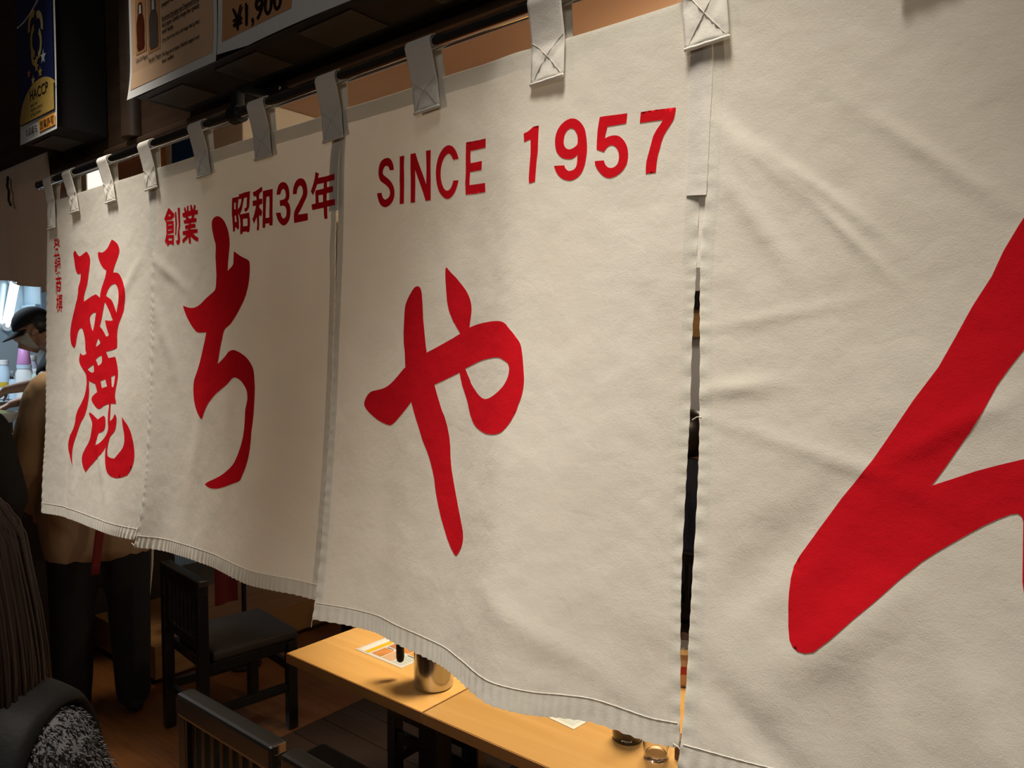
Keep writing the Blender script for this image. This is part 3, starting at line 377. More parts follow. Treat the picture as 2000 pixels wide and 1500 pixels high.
'nen':(1,[[9053,1121,9218,1173,9185,1260,9538,1266,9914,1255,9913,1381,9587,1389,9589,1497,9857,1502,9845,1618,9581,1623,9575,1772,9941,1774,9947,1897,9612,1903,9618,2022,9635,2147,9508,2150,9473,2068,9454,1908,8948,1911,8909,1787,9088,1785,9079,1653,9067,1552,9089,1509,9313,1512,9441,1506,9437,1392,9149,1390,9058,1511,8972,1604,8867,1511,8967,1371,9025,1257],[9210,1626,9412,1632,9416,1784,9225,1779]]),
'sou':(1,[[939,1105,1014,1126,1175,1218,1326,1297,1295,1359,1198,1390,1166,1418,810,1417,825,1439,1263,1457,1272,1620,1269,1769,891,1776,891,1798,1278,1823,1275,1928,1260,2081,1185,2080,1123,2050,978,2040,935,2086,863,2086,826,1976,794,2036,725,1952,767,1874,819,1780,825,1656,810,1477,717,1390,699,1353,786,1263,868,1173],[1006,1264,1081,1310,1007,1330,933,1298],[924,1531,1155,1532,1166,1563,935,1560],[913,1658,1175,1670,1175,1692,934,1693],[951,1887,1149,1901,1158,1959,949,1949],[1344,1246,1434,1250,1457,1374,1477,1550,1429,1808,1396,1845,1342,1836,1367,1715,1380,1542,1353,1365],[1521,1156,1669,1168,1671,1393,1688,1620,1626,1754,1645,1869,1668,1975,1639,2060,1506,2103,1442,2063,1402,1977,1532,1982,1515,1858,1540,1729,1586,1611,1555,1382]]),
'gyo':(1,[[1829,1316,1973,1312,1928,1214,1961,1170,1994,1177,2117,1305,2127,1160,2226,1168,2227,1281,2271,1306,2349,1301,2337,1159,2424,1164,2525,1301,2579,1179,2645,1190,2700,1233,2646,1320,2822,1329,2834,1431,2624,1432,2569,1508,2745,1524,2733,1620,2402,1612,2369,1635,2666,1656,2676,1751,2356,1749,2344,1770,2807,1800,2817,1885,2529,1896,2660,1958,2859,2020,2835,2119,2614,2064,2351,1950,2369,2114,2302,2126,2236,2104,2218,1957,1859,2089,1795,1993,2087,1895,1854,1872,1835,1779,2211,1771,2223,1751,2013,1742,1992,1650,2247,1641,2281,1623,1938,1589,1906,1504,2061,1505,2039,1452,1840,1408],[2194,1427,2448,1437,2403,1497,2315,1502,2227,1469]]),
'n_big':(3,[[4577,3344,4520,3418,4346,3669,4208,3929,3976,4229,3758,4554,3523,4888,3163,5270,2568,5977,2133,6444,1833,6813,1560,7167,1480,7303,1445,7450,1429,7612,1426,7756,1441,8019,1466,8155,1515,8224,1595,8266,1694,8270,1811,8235,2032,8061,2366,7766,2658,7529,2979,7256,3304,7011,3518,6874,3930,6633,4126,6520,4317,6424,4467,6358,4551,6338,4598,6357,4621,6407],[4615,5789,4306,5879,4015,5969,3712,6078,3427,6176,3606,5974,3914,5599,3934,5582,4111,5335,4278,5064,4438,4870,4600,4691]]),
}

def cr(x,xs,ys):
    # catmull-rom through (xs,ys)
    xs=np.asarray(xs,float);ys=np.asarray(ys,float);x=np.clip(np.asarray(x,float),xs[0],xs[-1])
    m=np.gradient(ys,xs)
    i=np.clip(np.searchsorted(xs,x)-1,0,len(xs)-2)
    h=xs[i+1]-xs[i];q=(x-xs[i])/h
    return (2*q**3-3*q**2+1)*ys[i]+(q**3-2*q**2+q)*h*m[i]+(-2*q**3+3*q**2)*ys[i+1]+(q**3-q**2)*h*m[i+1]
def wr(k,s,t):
    # small creases that live in the cloth
    w=0*s*t
    for (s0,t0,a,L,W,A) in CRS[k]:
        ca,sa=np.cos(a),np.sin(a);ds=(s-s0)*.73;dt=(t-t0)*.94
        u=ds*ca+dt*sa;v=-ds*sa+dt*ca
        w=w+A*np.exp(-(u/L)**2-(v/W)**2)
    return w
def P(k,s,t):
    s=np.asarray(s,float);t=np.asarray(t,float);p=PAN[k];h=HEM[k]
    X0,X1=p['x'];xt=X0+(X1-X0)*s;yt=YT[k]*np.sin(np.pi*s*3)*.5
    xb=cr(s,h[0],h[1]);yb=cr(s,h[0],h[2]);y0,y1=h[2][0],h[2][-1];yl=y0+(y1-y0)*s
    zb=p['zb'][0]+(p['zb'][1]-p['zb'][0])*s
    g=t**1.5;g2=t**.9
    x=xt*(1-t)+xb*t;y=yt*(1-g2)+yl*g+(yb-yl)*g2;z=ZT*(1-t)+zb*t
    eL,eR=EDG[k]
    x=x+(1-s)**2*cr(t,*eL)+s**2*cr(t,*eR)
    return x,y-wr(k,s,t),z

def PP(k, s, t, dy=0.0):
    """panel k at s across, t down, with the hem puckers"""
    x, y, z = P(k, s, t)
    pk = .0014 * math.sin(s * (310 + 17 * k) + 5 * math.sin(s * 23 + k)) * math.exp(-((1 - t) / .025) ** 2)
    pk += .0009 * math.sin(t * 260 + 3 * math.sin(t * 31)) * (math.exp(-(s / .014) ** 2) + math.exp(-((1 - s) / .014) ** 2)) * min(1, max(0, (t - .1) * 4))
    return float(x), float(y) + pk + dy, float(z)
def sheet(k, s0, s1, t0, t1, nu, nv, dy):
    S, T = np.meshgrid(np.linspace(s0, s1, nu + 1), np.linspace(t0, t1, nv + 1))
    x, y, z = P(k, S.ravel(), T.ravel()); s = S.ravel(); t = T.ravel()
    y = y + .0014 * np.sin(s * (310 + 17 * k) + 5 * np.sin(s * 23 + k)) * np.exp(-((1 - t) / .025) ** 2)
    y = y + .0009 * np.sin(t * 260 + 3 * np.sin(t * 31)) * (np.exp(-(s / .014) ** 2) + np.exp(-((1 - s) / .014) ** 2)) * np.clip((t - .1) * 4, 0, 1) + dy
    m = MB(); m.v = list(zip(x.tolist(), y.tolist(), z.tolist()))
    for j in range(nv):
        for i in range(nu):
            a = j * (nu + 1) + i; m.f.append((a, a + nu + 1, a + nu + 2, a + 1))
    return m
noren = thing('noren', 'white cotton curtain of four panels with red calligraphy hanging across the entrance', 'curtain', (-1.1, 0, ZT))
PL = ['cotton panel with the leftmost red brush character', 'cotton panel with a year line above a red brush character', 'cotton panel reading SINCE 1957', 'rightmost cotton panel with one huge red brush stroke']
panels = []
for k in range(4):
    p = obj('panel', sheet(k, 0, 1, 0, 1, 260, 160, 0), M_CLOTH, noren, smooth=True, label=PL[k]); panels.append(p)
    obj('top_hem', sheet(k, 0, 1, .001, .030, 60, 4, .0016), M_CLOTH, p, smooth=True)
    obj('bottom_hem', sheet(k, 0, 1, .970, .9985, 260, 8, .0016), M_CLOTH, p, smooth=True)
    obj('side_hem', sheet(k, .001, .020 if k else .014, .031, .969, 4, 100, .0018), M_CLOTH, p, smooth=True)
    obj('side_hem', sheet(k, .978, .999, .031, .969, 4, 100, .0018), M_CLOTH, p, smooth=True)
    # stitch line of the bottom hem
    obj('stitching', MB().tube([PP(k, s, .968, -.0004) for s in np.linspace(.004, .996, 260)], .0005, 5), M_TAPE, p)
# seam tapes that join two panels down to where the slit begins
for k, t1_ in ((2, .268), (1, .20), (0, .26)):
    def TP(u, v):
        t = .004 + (t1_ - .004) * v; A = Vector(PP(k, .968 if k < 2 else .976, t)); B = Vector(PP(k + 1, .012 if k < 2 else .001, t)); q = A.lerp(B, u); return (q.x, q.y + (.0032 if k < 2 else -.0014), q.z)
    obj('seam_tape', MB().grid(TP, 4, 34), M_SEAM, panels[k], smooth=True)
def TP2(u, v):
    t = .25 + .115 * v; A = Vector(PP(2, .972, t)); B = Vector(PP(3, .02, t)); q = A.lerp(B, u); return (q.x, q.y + .004, q.z)
obj('seam_tape', MB().grid(TP2, 4, 14), M_SEAM, panels[2], smooth=True)
NEXT = [(.52, .39), (.60, .29), (.67, .18), (.66, .14), (.60, .13), (.55, .18), (.50, .26)]
ARCH = [(.463, .70), (.472, .745), (.495, .795), (.54, .835), (.60, .85), (.67, .835), (.74, .79), (.80, .73), (.85, .66), (.845, .645), (.80, .67), (.73, .71), (.67, .735), (.625, .73), (.605, .70), (.60, .65), (.59, .60), (.565, .57), (.52, .562)]
def decal(k, polys, parent, step=.014, dy=-.0006):
    V, F = fill(polys, step)
    s = np.array([v.x for v in V]); t = np.array([v.y for v in V])
    x, y, z = P(k, s, t)
    m = MB(); m.v = list(zip(x.tolist(), (y + dy).tolist(), z.tolist())); m.f = [tuple(f) for f in F]
    return obj('character', m, M_RED, parent, smooth=True)
for name, (k, polys) in LET.items():
    pls = [[(a[i] / 1e4, a[i + 1] / 1e4) for i in range(0, len(a), 2)] for a in polys]
    if name == 'n_big':
        def soft(pl):
            for _ in range(2):
                q = []
                for a, b in zip(pl[:-1], pl[1:]): q += [(a[0] * .75 + b[0] * .25, a[1] * .75 + b[1] * .25), (a[0] * .25 + b[0] * .75, a[1] * .25 + b[1] * .75)]
                pl = [pl[0]] + q + [pl[-1]]
            return pl
        pls = [pls[0] + soft(ARCH) + pls[1] + soft(NEXT)]
    decal(k, pls, panels[k], .010 if name in ('ya', 'chi', 'rei', 'n_big') else .007)
# the small upright line of characters beside the leftmost brush character
for i, ch in enumerate('登録商標'):
    v, f = text_mesh(ch, 1.0, .012)
    m = MB(); cx = .094 + .0085 * i; cy = .128 + .0595 * i
    s = np.array([cx - .026 + q[0] * .062 for q in v]); t = np.array([cy + .052 - (q[1] + .12) * .062 for q in v])
    x, y, z = P(0, s, t); m.v = list(zip(x.tolist(), (y - .0006).tolist(), z.tolist())); m.f = f
    obj('character', m, M_RED, panels[0])
# loops over the rod
RZ, RR = 2.1055, .0125
LOOPS = [(-2.52, -2.515, 1.962), (-2.375, -2.343, 1.992), (-2.137, -2.102, 1.992), (-1.897, -1.873, 1.996), (-1.647, -1.622, 1.992), (-1.400, -1.381, 1.994), (-1.166, -1.152, 1.992), (-.917, -.902, 1.997), (-.655, -.650, 1.988), (-.418, -.405, 1.980), (-.16, -.16, 1.985), (.09, .09, 1.985), (.30, .30, 1.985)]
for i, (xt, xb, zb) in enumerate(LOOPS):
    hw = .0295
    prof = [(-.0062, zb), (-.0062, zb + .03), (-.0058, ZT - .004), (-.0072, ZT + .012), (-.0118, RZ - .016)]
    for a in range(0, 181, 20): prof.append((-(RR + .0022) * math.cos(R(a)), RZ + (RR + .0022) * math.sin(R(a))))
    prof += [(.0115, RZ - .018), (.0075, ZT + .01), (.0058, ZT - .006), (.0056, ZT - .05)]
    k = 0 if xb < -1.868 else 1 if xb < -1.126 else 2 if xb < -.411 else 3
    def yoff(z, x):
        if z > ZT: return 0
        X0, X1 = PAN[k]['x']; return float(P(k, min(1, max(0, (x - X0) / (X1 - X0))), (ZT - z) / .94)[1])
    def LP(u, v, th=0.0):
        q = v * (len(prof) - 1); j = min(int(q), len(prof) - 2); q -= j
        yy = prof[j][0] * (1 - q) + prof[j + 1][0] * q; zz = prof[j][1] * (1 - q) + prof[j + 1][1] * q
        h = min(1, max(0, (zz - zb) / (RZ - zb)))
        back = 1 if j > 11 else 0
        xx = xb + (xt - xb) * h + (u - .5) * 2 * hw + (.012 * (1 - h) if back else 0)
        zz += (xx - xb) * .04 * (1 - h)
        if zz < ZT: yy += yoff(zz, xb)
        if j < 3: yy -= .0022 * math.sin(math.pi * u) ** .5 * (1 if zz < ZT - .012 else .3)
        if u > .02 and u < .98 and zz < ZT - .004 and j < 3:
            # pressed in along the cross stitching
            b = (zz - zb) / max(.01, ZT - zb - .006); d = min(abs(u - b), abs(1 - u - b)); yy += .0022 * math.exp(-(d / .09) ** 2)
        return (xx, yy, zz)
    lp = obj('hanging_loop', MB().grid(LP, 14, 68), M_TAPE, noren, smooth=True)
    md = lp.modifiers.new('thick', 'SOLIDIFY'); md.thickness = .0012; md.offset = 0
    y0 = yoff(zb, xb) - .0075
    obj('folded_edge', MB().tube([(xb - hw + hw * 2 * q / 8, y0 + .0006 * math.sin(q * 2.1 + i), zb + .0006 + (q / 8 - .5) * 2 * hw * .04) for q in range(9)], .0028, 8), M_TAPE, lp, smooth=True)
    st = MB()
    for sg in (0, 1):
        st.tube([(lambda p: (p[0], p[1] - .0009, p[2]))(LP(q if sg else 1 - q, q * 3 * .96 / (len(prof) - 1) * (ZT - zb - .006) / (ZT - zb) )) for q in np.linspace(.05, .97, 14)], .00045, 5)
    obj('stitching', st, mat('stitch_thread', (.50, .46, .38), .8) if i == 0 else bpy.data.materials['stitch_thread'], lp)
# a few loose threads at the hems
for (k, s, t, d) in ((1, 0, .995, (-.012, 0, .004)), (2, 0, .999, (-.004, 0, -.016)), (3, .004, .56, (-.012, 0, -.004)), (2, .99, .995, (.012, 0, -.006))):
    p = Vector(PP(k, s, t)); d = Vector(d)
    obj('loose_thread', MB().tube([p, p + d * .5 + Vector((0, 0, .002)), p + d], .0006, 6), M_TAPE, panels[k])

rod = thing('curtain_rod', 'chrome rod carrying the white curtain below the dark beam', 'rod', (-1.1, 0, RZ))
obj('pole', MB().tube([(-2.60, 0, RZ), (.7, 0, RZ)], RR, 32), M_CHROME, rod, smooth='auto')
for xx in (-2.605, .705):
    obj('end_cap', MB().tube([(xx - .008, 0, RZ), (xx + .008, 0, RZ)], .0145, 24), M_CHROME, rod, smooth='auto')
obj('joint_ring', MB().tube([(-1.592, 0, RZ), (-1.588, 0, RZ)], .0135, 24), M_CHROME, rod, smooth='auto')
for bx in (-1.49, .45):
    br = obj('bracket', MB().tube([(bx - .016, 0, RZ), (bx + .016, 0, RZ)], .0185, 24).box(bx - .012, bx + .012, -.008, .012, RZ + .012, RZ + .05, .003).box(bx - .014, bx + .014, .008, .092, RZ + .045, RZ + .066, .003), M_BLACKP, rod, smooth='auto')
    obj('mounting_plate', MB().box(bx - .01, bx + .07, .074, .0895, RZ + .055, RZ + .078, .002), M_BLACKP, br)
    obj('screw', MB().ball((bx + .05, .073, RZ + .067), .005, (1, .5, 1), 2), M_CHROME, br, smooth=True)

# brown-grey curtain further left
def LN(u, v):
    X = -3.75 + u * 1.03; zb = 1.83 - .02 * math.sin(u * 9)
    if u > .86: zb += -.02 + .18 * max(0, (u - .955) / .045) ** 2
    z = 2.24 * (1 - v) + zb * v
    y_ = .062 + v ** .8 * (.018 * math.sin(u * 21 + 1) + .012 * math.sin(u * 47) ) + .03 * v * (u - .5)
    return (X, y_, z)
cu = tag(obj('short_curtain', MB().grid(LN, 120, 30), M_CLOTHG, smooth=True), 'short grey-brown cotton curtain beside the left end of the white curtain', 'curtain')
md = cu.modifiers.new('thick', 'SOLIDIFY'); md.thickness = .0015
tag(obj('black_hook', MB().tube([(-3.05, .05, 2.205), (-3.045, .045, 2.17), (-3.03, .045, 2.15), (-3.035, .045, 2.12), (-3.02, .046, 2.10)], .004, 8), M_BLACKP, smooth=True), 'thin black cord hook dangling over the grey-brown curtain', 'hook')

# ------------------------------------------------------------------ posters on their black light boxes
YF = -.05
def pane(m_, pts, y_):
    """flat printed area from corner points (x, z)"""
    return MB().add([(x, y_, z) for x, z in pts], [tuple(range(len(pts)))])
def txt(body, x, z, size, parent, m_, y_=YF - .0020, bold=0.0, name='lettering', wmax=None):
    v, f = text_mesh(body, size, bold * size)
    W = max(q[0] for q in v); k = min(1, wmax / W) if wmax else 1
    mb = MB(); mb.v = [(x + q[0] * k, y_, z + q[1]) for q in v]; mb.f = f
    return obj(name, mb, m_, parent)
M_INK = mat('black_ink', (.012, .010, .010), .35, var=.05)
M_NAVYP = mat('navy_print', (.012, .018, .075), .14, var=.35, scale=9)
M_GOLD = mat('gold_print', (.46, .31, .08), .16, var=.25, scale=40)
M_GOLDL = mat('pale_gold_print', (.60, .48, .20), .16, var=.15, scale=30)
M_ORANGE = mat('orange_print', (.62, .16, .03), .14, var=.15)
M_ORANGEL = mat('bright_orange_print', (.85, .36, .06), .18, var=.1)
M_CRIM = mat('crimson_print', (.42, .02, .05), .14, var=.15)
M_PEACH = mat('peach_print', (.70, .47, .30), .13, var=.08, scale=6, coat=.5)
M_PEACHD = mat('deep_peach_print', (.58, .30, .14), .13, var=.1, scale=6, coat=.5)
M_PALEB = mat('pale_blue_grey_print', (.55, .62, .62), .13, var=.08)
M_CHILI = mat('chili_oil_print', (.10, .022, .010), .12, var=.4, scale=30)
M_SMOKE = mat('smoky_jar_print', (.12, .095, .085), .12, var=.35, scale=30)
def star(cx, cz, r, rot=0):
    return [(cx + (r if i % 2 == 0 else r * .42) * math.sin(i * math.pi / 5 + rot), cz + (r if i % 2 == 0 else r * .42) * math.cos(i * math.pi / 5 + rot)) for i in range(10)]
def light_box(x0, x1, z0, z1, label):
    b = thing('light_box', label, 'sign box', ((x0 + x1) / 2, YF, z0))
    obj('housing', MB().box(x0, x1, YF + .002, .0885, z0, z1, .004), M_BLACKP, b)
    x = x0 + .03
    while x < x1 - .1:
        obj('vent_plate', MB().box(x, min(x + .16, x1 - .02), YF + .022, .06, z0 - .003, z0 + .001, .001), mat('dark_grey_plate', (.05, .05, .045), .4) if 'dark_grey_plate' not in bpy.data.materials else bpy.data.materials['dark_grey_plate'], b)
        x += .30
    return b
light_box(-2.613, -2.335, 2.222, 2.70, 'black box behind the navy poster at the far left')
light_box(-1.86, -.62, 2.204, 2.80, 'long black box behind the pepper and price posters')
# navy poster
pA = thing('navy_poster', 'glossy navy poster with gold stars on the leftmost black box', 'poster', (-2.455, YF, 2.215))
ax0, ax1, az0, az1 = -2.600, -2.318, 2.215, 2.655
obj('sheet', MB().grid(lambda u, v: (ax0 + (ax1 - ax0) * u, YF - .001 - .004 * (1 - v) ** 3, az0 + (az1 - az0) * v), 6, 16), M_PAPER, pA, smooth=True)
ya = YF - .0065
obj('navy_field', pane(0, [(ax0 + .008, az0 + .055), (ax1 - .008, az0 + .055), (ax1 - .008, az1 - .008), (ax0 + .008, az1 - .008)], ya), M_NAVYP, pA)
dome = [(ax0 + .01, az0 + .056)] + [(ax0 + .17 - .16 * math.cos(R(a)), az0 + .056 + .105 * math.sin(R(a))) for a in range(8, 140, 8)] + [(ax1 - .009, az0 + .125), (ax1 - .009, az0 + .056)]
obj('gold_hill', pane(0, dome, ya - .0008), M_GOLD, pA)
txt('HACCP', ax0 + .095, az0 + .112, .042, pA, M_INK, ya - .0016, .01)
for i, l in enumerate(('approved', 'hygiene control', 'in this kitchen')): txt(l, ax0 + .10, az0 + .094 - .014 * i, .014, pA, M_INK, ya - .0016)
for (cx, cz, r, mm) in ((ax0 + .205, az0 + .215, .022, M_PALEB), (ax0 + .155, az0 + .198, .017, M_GOLD), (ax0 + .095, az0 + .192, .015, M_ORANGE), (ax0 + .18, az0 + .178, .018, M_GOLD), (ax0 + .125, az0 + .166, .016, M_GOLDL)):
    obj('star', pane(0, star(cx, cz, r, .1), ya - .0012), mm, pA)
# gold flourish of curved bars
for q, (cx, cz, a0, a1, rr, wd) in enumerate(((.135, .315, 60, 190, .030, .016), (.175, .305, -20, 110, .028, .016), (.15, .275, 100, 260, .030, .015), (.165, .262, -80, 60, .028, .014), (.145, .240, 150, 330, .022, .013))):
    o_ = [(ax0 + cx + (rr + wd / 2) * math.cos(R(a)), az0 + cz + 1.3 * (rr + wd / 2) * math.sin(R(a))) for a in np.linspace(a0, a1, 14)]
    i_ = [(ax0 + cx + (rr - wd / 2) * math.cos(R(a)), az0 + cz + 1.3 * (rr - wd / 2) * math.sin(R(a))) for a in np.linspace(a1, a0, 14)]
    mb = MB().add([(x, ya - .0010 - .00012 * q, z) for x, z in o_ + i_], [(j, j + 1, 26 - j, 27 - j) for j in range(13)])
    obj('flourish', mb, M_GOLDL if q % 2 else M_GOLD, pA)
obj('swoosh', MB().tube([(ax0 + .012 + .25 * u, ya - .0012, az1 - .02 - .075 + .09 * u ** 2.2) for u in np.linspace(0, 1, 16)], .0014, 6), M_PALEB, pA)
obj('price_label', pane(0, [(ax1 - .125, az0 + .012), (ax1 - .008, az0 + .012), (ax1 - .008, az0 + .046), (ax1 - .125, az0 + .046)], ya), M_ORANGEL, pA)
txt('営業許可', ax1 - .118, az0 + .019, .026, pA, M_INK, ya - .001, .01)
txt('食品衛生', ax0 + .05, az0 + .018, .024, pA, M_INK, ya - .001, .01)
# pepper poster
pB = thing('pepper_poster', 'beige poster with two pepper bottles and English text', 'poster', (-1.67, YF, 2.2))
bx0, bx1, bz0 = -1.872, -1.474, 2.199
def bow(x, z): return YF - .0015 - .010 * max(0, 1 - (z - bz0) / .10) ** 2 * (1 - .5 * (x - bx0) / (bx1 - bx0))
obj('sheet', MB().grid(lambda u, v: (bx0 + (bx1 - bx0) * u, bow(bx0 + .4 * u, bz0 + .6 * v), bz0 + .6 * v), 8, 24), M_PAPER, pB, smooth=True)
def bp(x0, x1, z0, z1, m_, nm, d=.0008):
    return obj(nm, MB().grid(lambda u, v: (x0 + (x1 - x0) * u, bow(x0 + (x1 - x0) * u, z0 + (z1 - z0) * v) - d, z0 + (z1 - z0) * v), 6, 14), m_, pB)
bp(bx0 + .012, bx1 - .014, bz0 + .022, bz0 + .588, M_PEACH, 'beige_field')
bp(bx0 + .045, bx0 + .135, bz0 + .245, bz0 + .42, M_ORANGE, 'orange_block', .0016)
bp(bx0 + .140, bx0 + .25, bz0 + .285, bz0 + .42, M_CRIM, 'red_block', .0016)
for i in range(7): txt('spicy miso and pepper oil', bx0 + .05, bz0 + .258 + i * .02, .011, pB, M_INK, bow(bx0, bz0 + .25) - .0022, .012, wmax=.075)
for i in range(5): txt('please enjoy with gyoza', bx0 + .145, bz0 + .30 + i * .022, .012, pB, M_INK, bow(bx0, bz0 + .25) - .0022, .012, wmax=.09)
for (x0, x1, z0, z1, mf, mbt, bm_) in ((bx0 + .035, bx0 + .088, bz0 + .100, bz0 + .228, M_PEACHD, M_CHILI, 1), (bx0 + .096, bx0 + .155, bz0 + .088, bz0 + .222, M_PEACHD, M_SMOKE, 1)):
    bp(x0, x1, z0, z1, mf, 'photo', .0016)
    c = (x0 + x1) / 2; hw = (x1 - x0) * .36; H_ = z1 - z0
    pr = [(.75, .06), (1, .14), (.92, .22), (1, .42), (.98, .55), (.72, .66), (.55, .70), (.60, .78), (.52, .88), (.3, .91)]
    pts = [(c + hw * a, z0 + H_ * b) for a, b in pr] + [(c - hw * a, z0 + H_ * b) for a, b in pr[::-1]]
    obj('bottle_picture', pane(0, pts, bow(c, z0 + .01) - .0026), mbt, pB)
    obj('bottle_cap_picture', pane(0, [(c - hw * .22, z0 + H_ * .70), (c + hw * .38, z0 + H_ * .70), (c + hw * .34, z0 + H_ * .86), (c - hw * .18, z0 + H_ * .86)], bow(c, z0 + .01) - .0032), M_PALEB, pB)
txt('Chili Oil Pepper', bx0 + .035, bz0 + .082, .013, pB, M_INK, bow(bx0, bz0 + .08) - .0022, .012, wmax=.06)
txt('Reichan Pepper', bx0 + .10, bz0 + .068, .013, pB, M_INK, bow(bx0, bz0 + .068) - .0022, .012, wmax=.062)
LN_ = [(.262, 'You Chili Pepper was selected by customer to enjoy.', .011, .09), (.236, 'Reichan pepper is made spicy pepper with black pepper.', .014, .165), (.221, "It's flavor and taste is totally different from regular pepper.", .014, .165), (.192, 'Most of Chinese restaurants in Japan do not serve', .013, .165), (.177, 'pepper bowl.', .013, .165), (.146, 'Recommend the pepper over Chawanmushi as well,', .014, .165), (.131, 'like a pepper. Carefully, changes flavor gradually', .014, .165), (.117, 'and tasty.', .014, .165), (.098, "(If you feel it's too thick, add vinegar little by little.)", .012, .165), (.066, "We hope you to taste it. Reichan's pepper is our", .013, .165), (.051, 'best seller.', .013, .165)]
for z_, s_, h_, w_ in LN_:
    txt(s_, bx0 + .165, bz0 + z_, h_, pB, M_INK, bow(bx0 + .25, bz0 + z_) - .0022, .014, wmax=w_)
for z_ in (.234, .144): obj('underline', MB().box(bx0 + .165, bx0 + .33, bow(bx0 + .25, bz0 + z_) - .0024, bow(bx0 + .25, bz0 + z_) - .0020, bz0 + z_ - .0008, bz0 + z_), M_INK, pB)
# price poster
pC = thing('price_poster', 'peach price poster with the big figure beside the pepper poster', 'poster', (-1.17, YF, 2.2))
cx0, cx1, cz0 = -1.470, -.72, 2.197
def bowc(x, z): return YF - .0015 - .012 * max(0, 1 - (z - cz0) / .12) ** 2 * (.4 + .6 * math.sin(min(1, (x - cx0) / .45) * math.pi))
obj('sheet', MB().grid(lambda u, v: (cx0 + (cx1 - cx0) * u, bowc(cx0 + .75 * u, cz0 + .6 * v), cz0 + .6 * v + .014 * max(0, 1 - u * 6) * (1 - v)), 24, 24), M_PAPER, pC, smooth=True)
def cp(x0, x1, z0, z1, m_, nm, d=.0008):
    return obj(nm, MB().grid(lambda u, v: (x0 + (x1 - x0) * u, bowc(x0 + (x1 - x0) * u, z0 + (z1 - z0) * v) - d, z0 + (z1 - z0) * v), 16, 14), m_, pC)
cp(cx0 + .018, cx0 + .265, cz0 + .034, cz0 + .58, M_PEACHD, 'peach_field')
cp(cx0 + .268, cx0 + .44, cz0 + .052, cz0 + .40, M_PALEB, 'pale_field')
txt('¥1,900', cx0 + .066, cz0 + .043, .062, pC, M_INK, bowc(cx0 + .15, cz0 + .045) - .003, .012, wmax=.17)
# ------------------------------------------------------------------ things on the soffit behind the curtain's top
def notice(name, label, x0, x1, z0, z1, base, marks):
    t = thing(name, label, 'notice', ((x0 + x1) / 2, .622, z0))
    obj('sheet', MB().box(x0, x1, .618, .628, z0, z1, .001), base, t)
    for nm, a, b, c, d, m_ in marks:
        obj(nm, MB().box(x0 + (x1 - x0) * a, x0 + (x1 - x0) * b, .6165, .618, z0 + (z1 - z0) * c, z0 + (z1 - z0) * d), m_, t)
    return t
M_OR2 = mat('gyoza_picture_print', (.62, .26, .08), .5, var=.45, scale=22)
M_BLUE = mat('blue_board', (.008, .06, .20), .8, var=.1, spec=.2)
M_BROWNP = mat('brown_picture_print', (.45, .20, .09), .5, var=.4, scale=16)
notice('menu_sheet', 'cream menu sheet with an orange dish picture behind the curtain end', -4.42, -3.92, 2.26, 2.50, M_CREAM, [('dish_picture', .55, .85, .15, .75, M_OR2)])
notice('orange_notice', 'orange and brown picture notice right of the lit white sign box', -3.52, -3.08, 2.26, 2.505, M_OR2, [('picture', .1, .9, .05, .62, M_BROWNP), ('heading', .05, .95, .86, .97, M_GOLD)])
nb = thing('blue_board', 'dark blue board in a pale frame right of the orange notice', 'notice', (-2.88, .622, 2.22))
obj('board', MB().box(-3.0, -2.76, .616, .628, 2.22, 2.455, .001), M_BLUE, nb)
obj('frame', MB().box(-3.02, -3.0, .612, .628, 2.2, 2.475, .001).box(-2.76, -2.74, .612, .628, 2.2, 2.475, .001).box(-3.02, -2.74, .612, .628, 2.455, 2.475, .001), M_CREAM, nb)
lb = thing('lit_sign_box', 'small bright white sign box above the leftmost curtain panel', 'sign', (-3.68, .6, 2.27))
obj('frame', MB().box(-3.80, -3.53, .60, .628, 2.255, 2.275, .002).box(-3.80, -3.53, .60, .628, 2.485, 2.505, .002).box(-3.80, -3.785, .60, .628, 2.255, 2.505, .002).box(-3.545, -3.53, .60, .628, 2.255, 2.505, .002), M_WHT, lb)
obj('lit_panel', MB().box(-3.785, -3.545, .606, .628, 2.275, 2.485), mat('lit_panel', (.9, .85, .7), .5, emit=(1, .90, .70), estr=1.3), lb)
obj('round_mark', MB().ball((-3.655, .606, 2.285), .055, (1, .08, 1), 3), M_BLACKP, lb, smooth=True)

# ------------------------------------------------------------------ tables
PFZ = .040
def make_table(x0, x1, label):
    t = thing('table', label, 'table', ((x0 + x1) / 2, .655, PFZ), 'light wood tables')
    obj('tabletop', MB().box(x0, x1, .332, .98, .692, .72, .0015), M_OAK, t)
    obj('edge_band', MB().box(x0 - .0015, x1 + .0015, .3300, .3325, .6915, .7185).box(x0 - .0015, x0 + .001, .332, .98, .6915, .7185).box(x1 - .001, x1 + .0015, .332, .98, .6915, .7185), M_EDGE, t)
    c = (x0 + x1) / 2
    obj('column', MB().box(c - .036, c + .036, .62, .692, PFZ + .02, .69, .004), M_BLACKP, t)
    obj('base_plate', MB().box(c - .2, c + .2, .48, .83, PFZ, PFZ + .02, .006), M_BLACKP, t)
    obj('top_plate', MB().box(c - .15, c + .15, .50, .81, .675, .692, .003), M_BLACKP, t)
    return t
make_table(-1.828, -1.274, 'light wood table under the steel pitcher')
make_table(-1.268, -.56, 'light wood table with the sauce bottle and the tumbler')

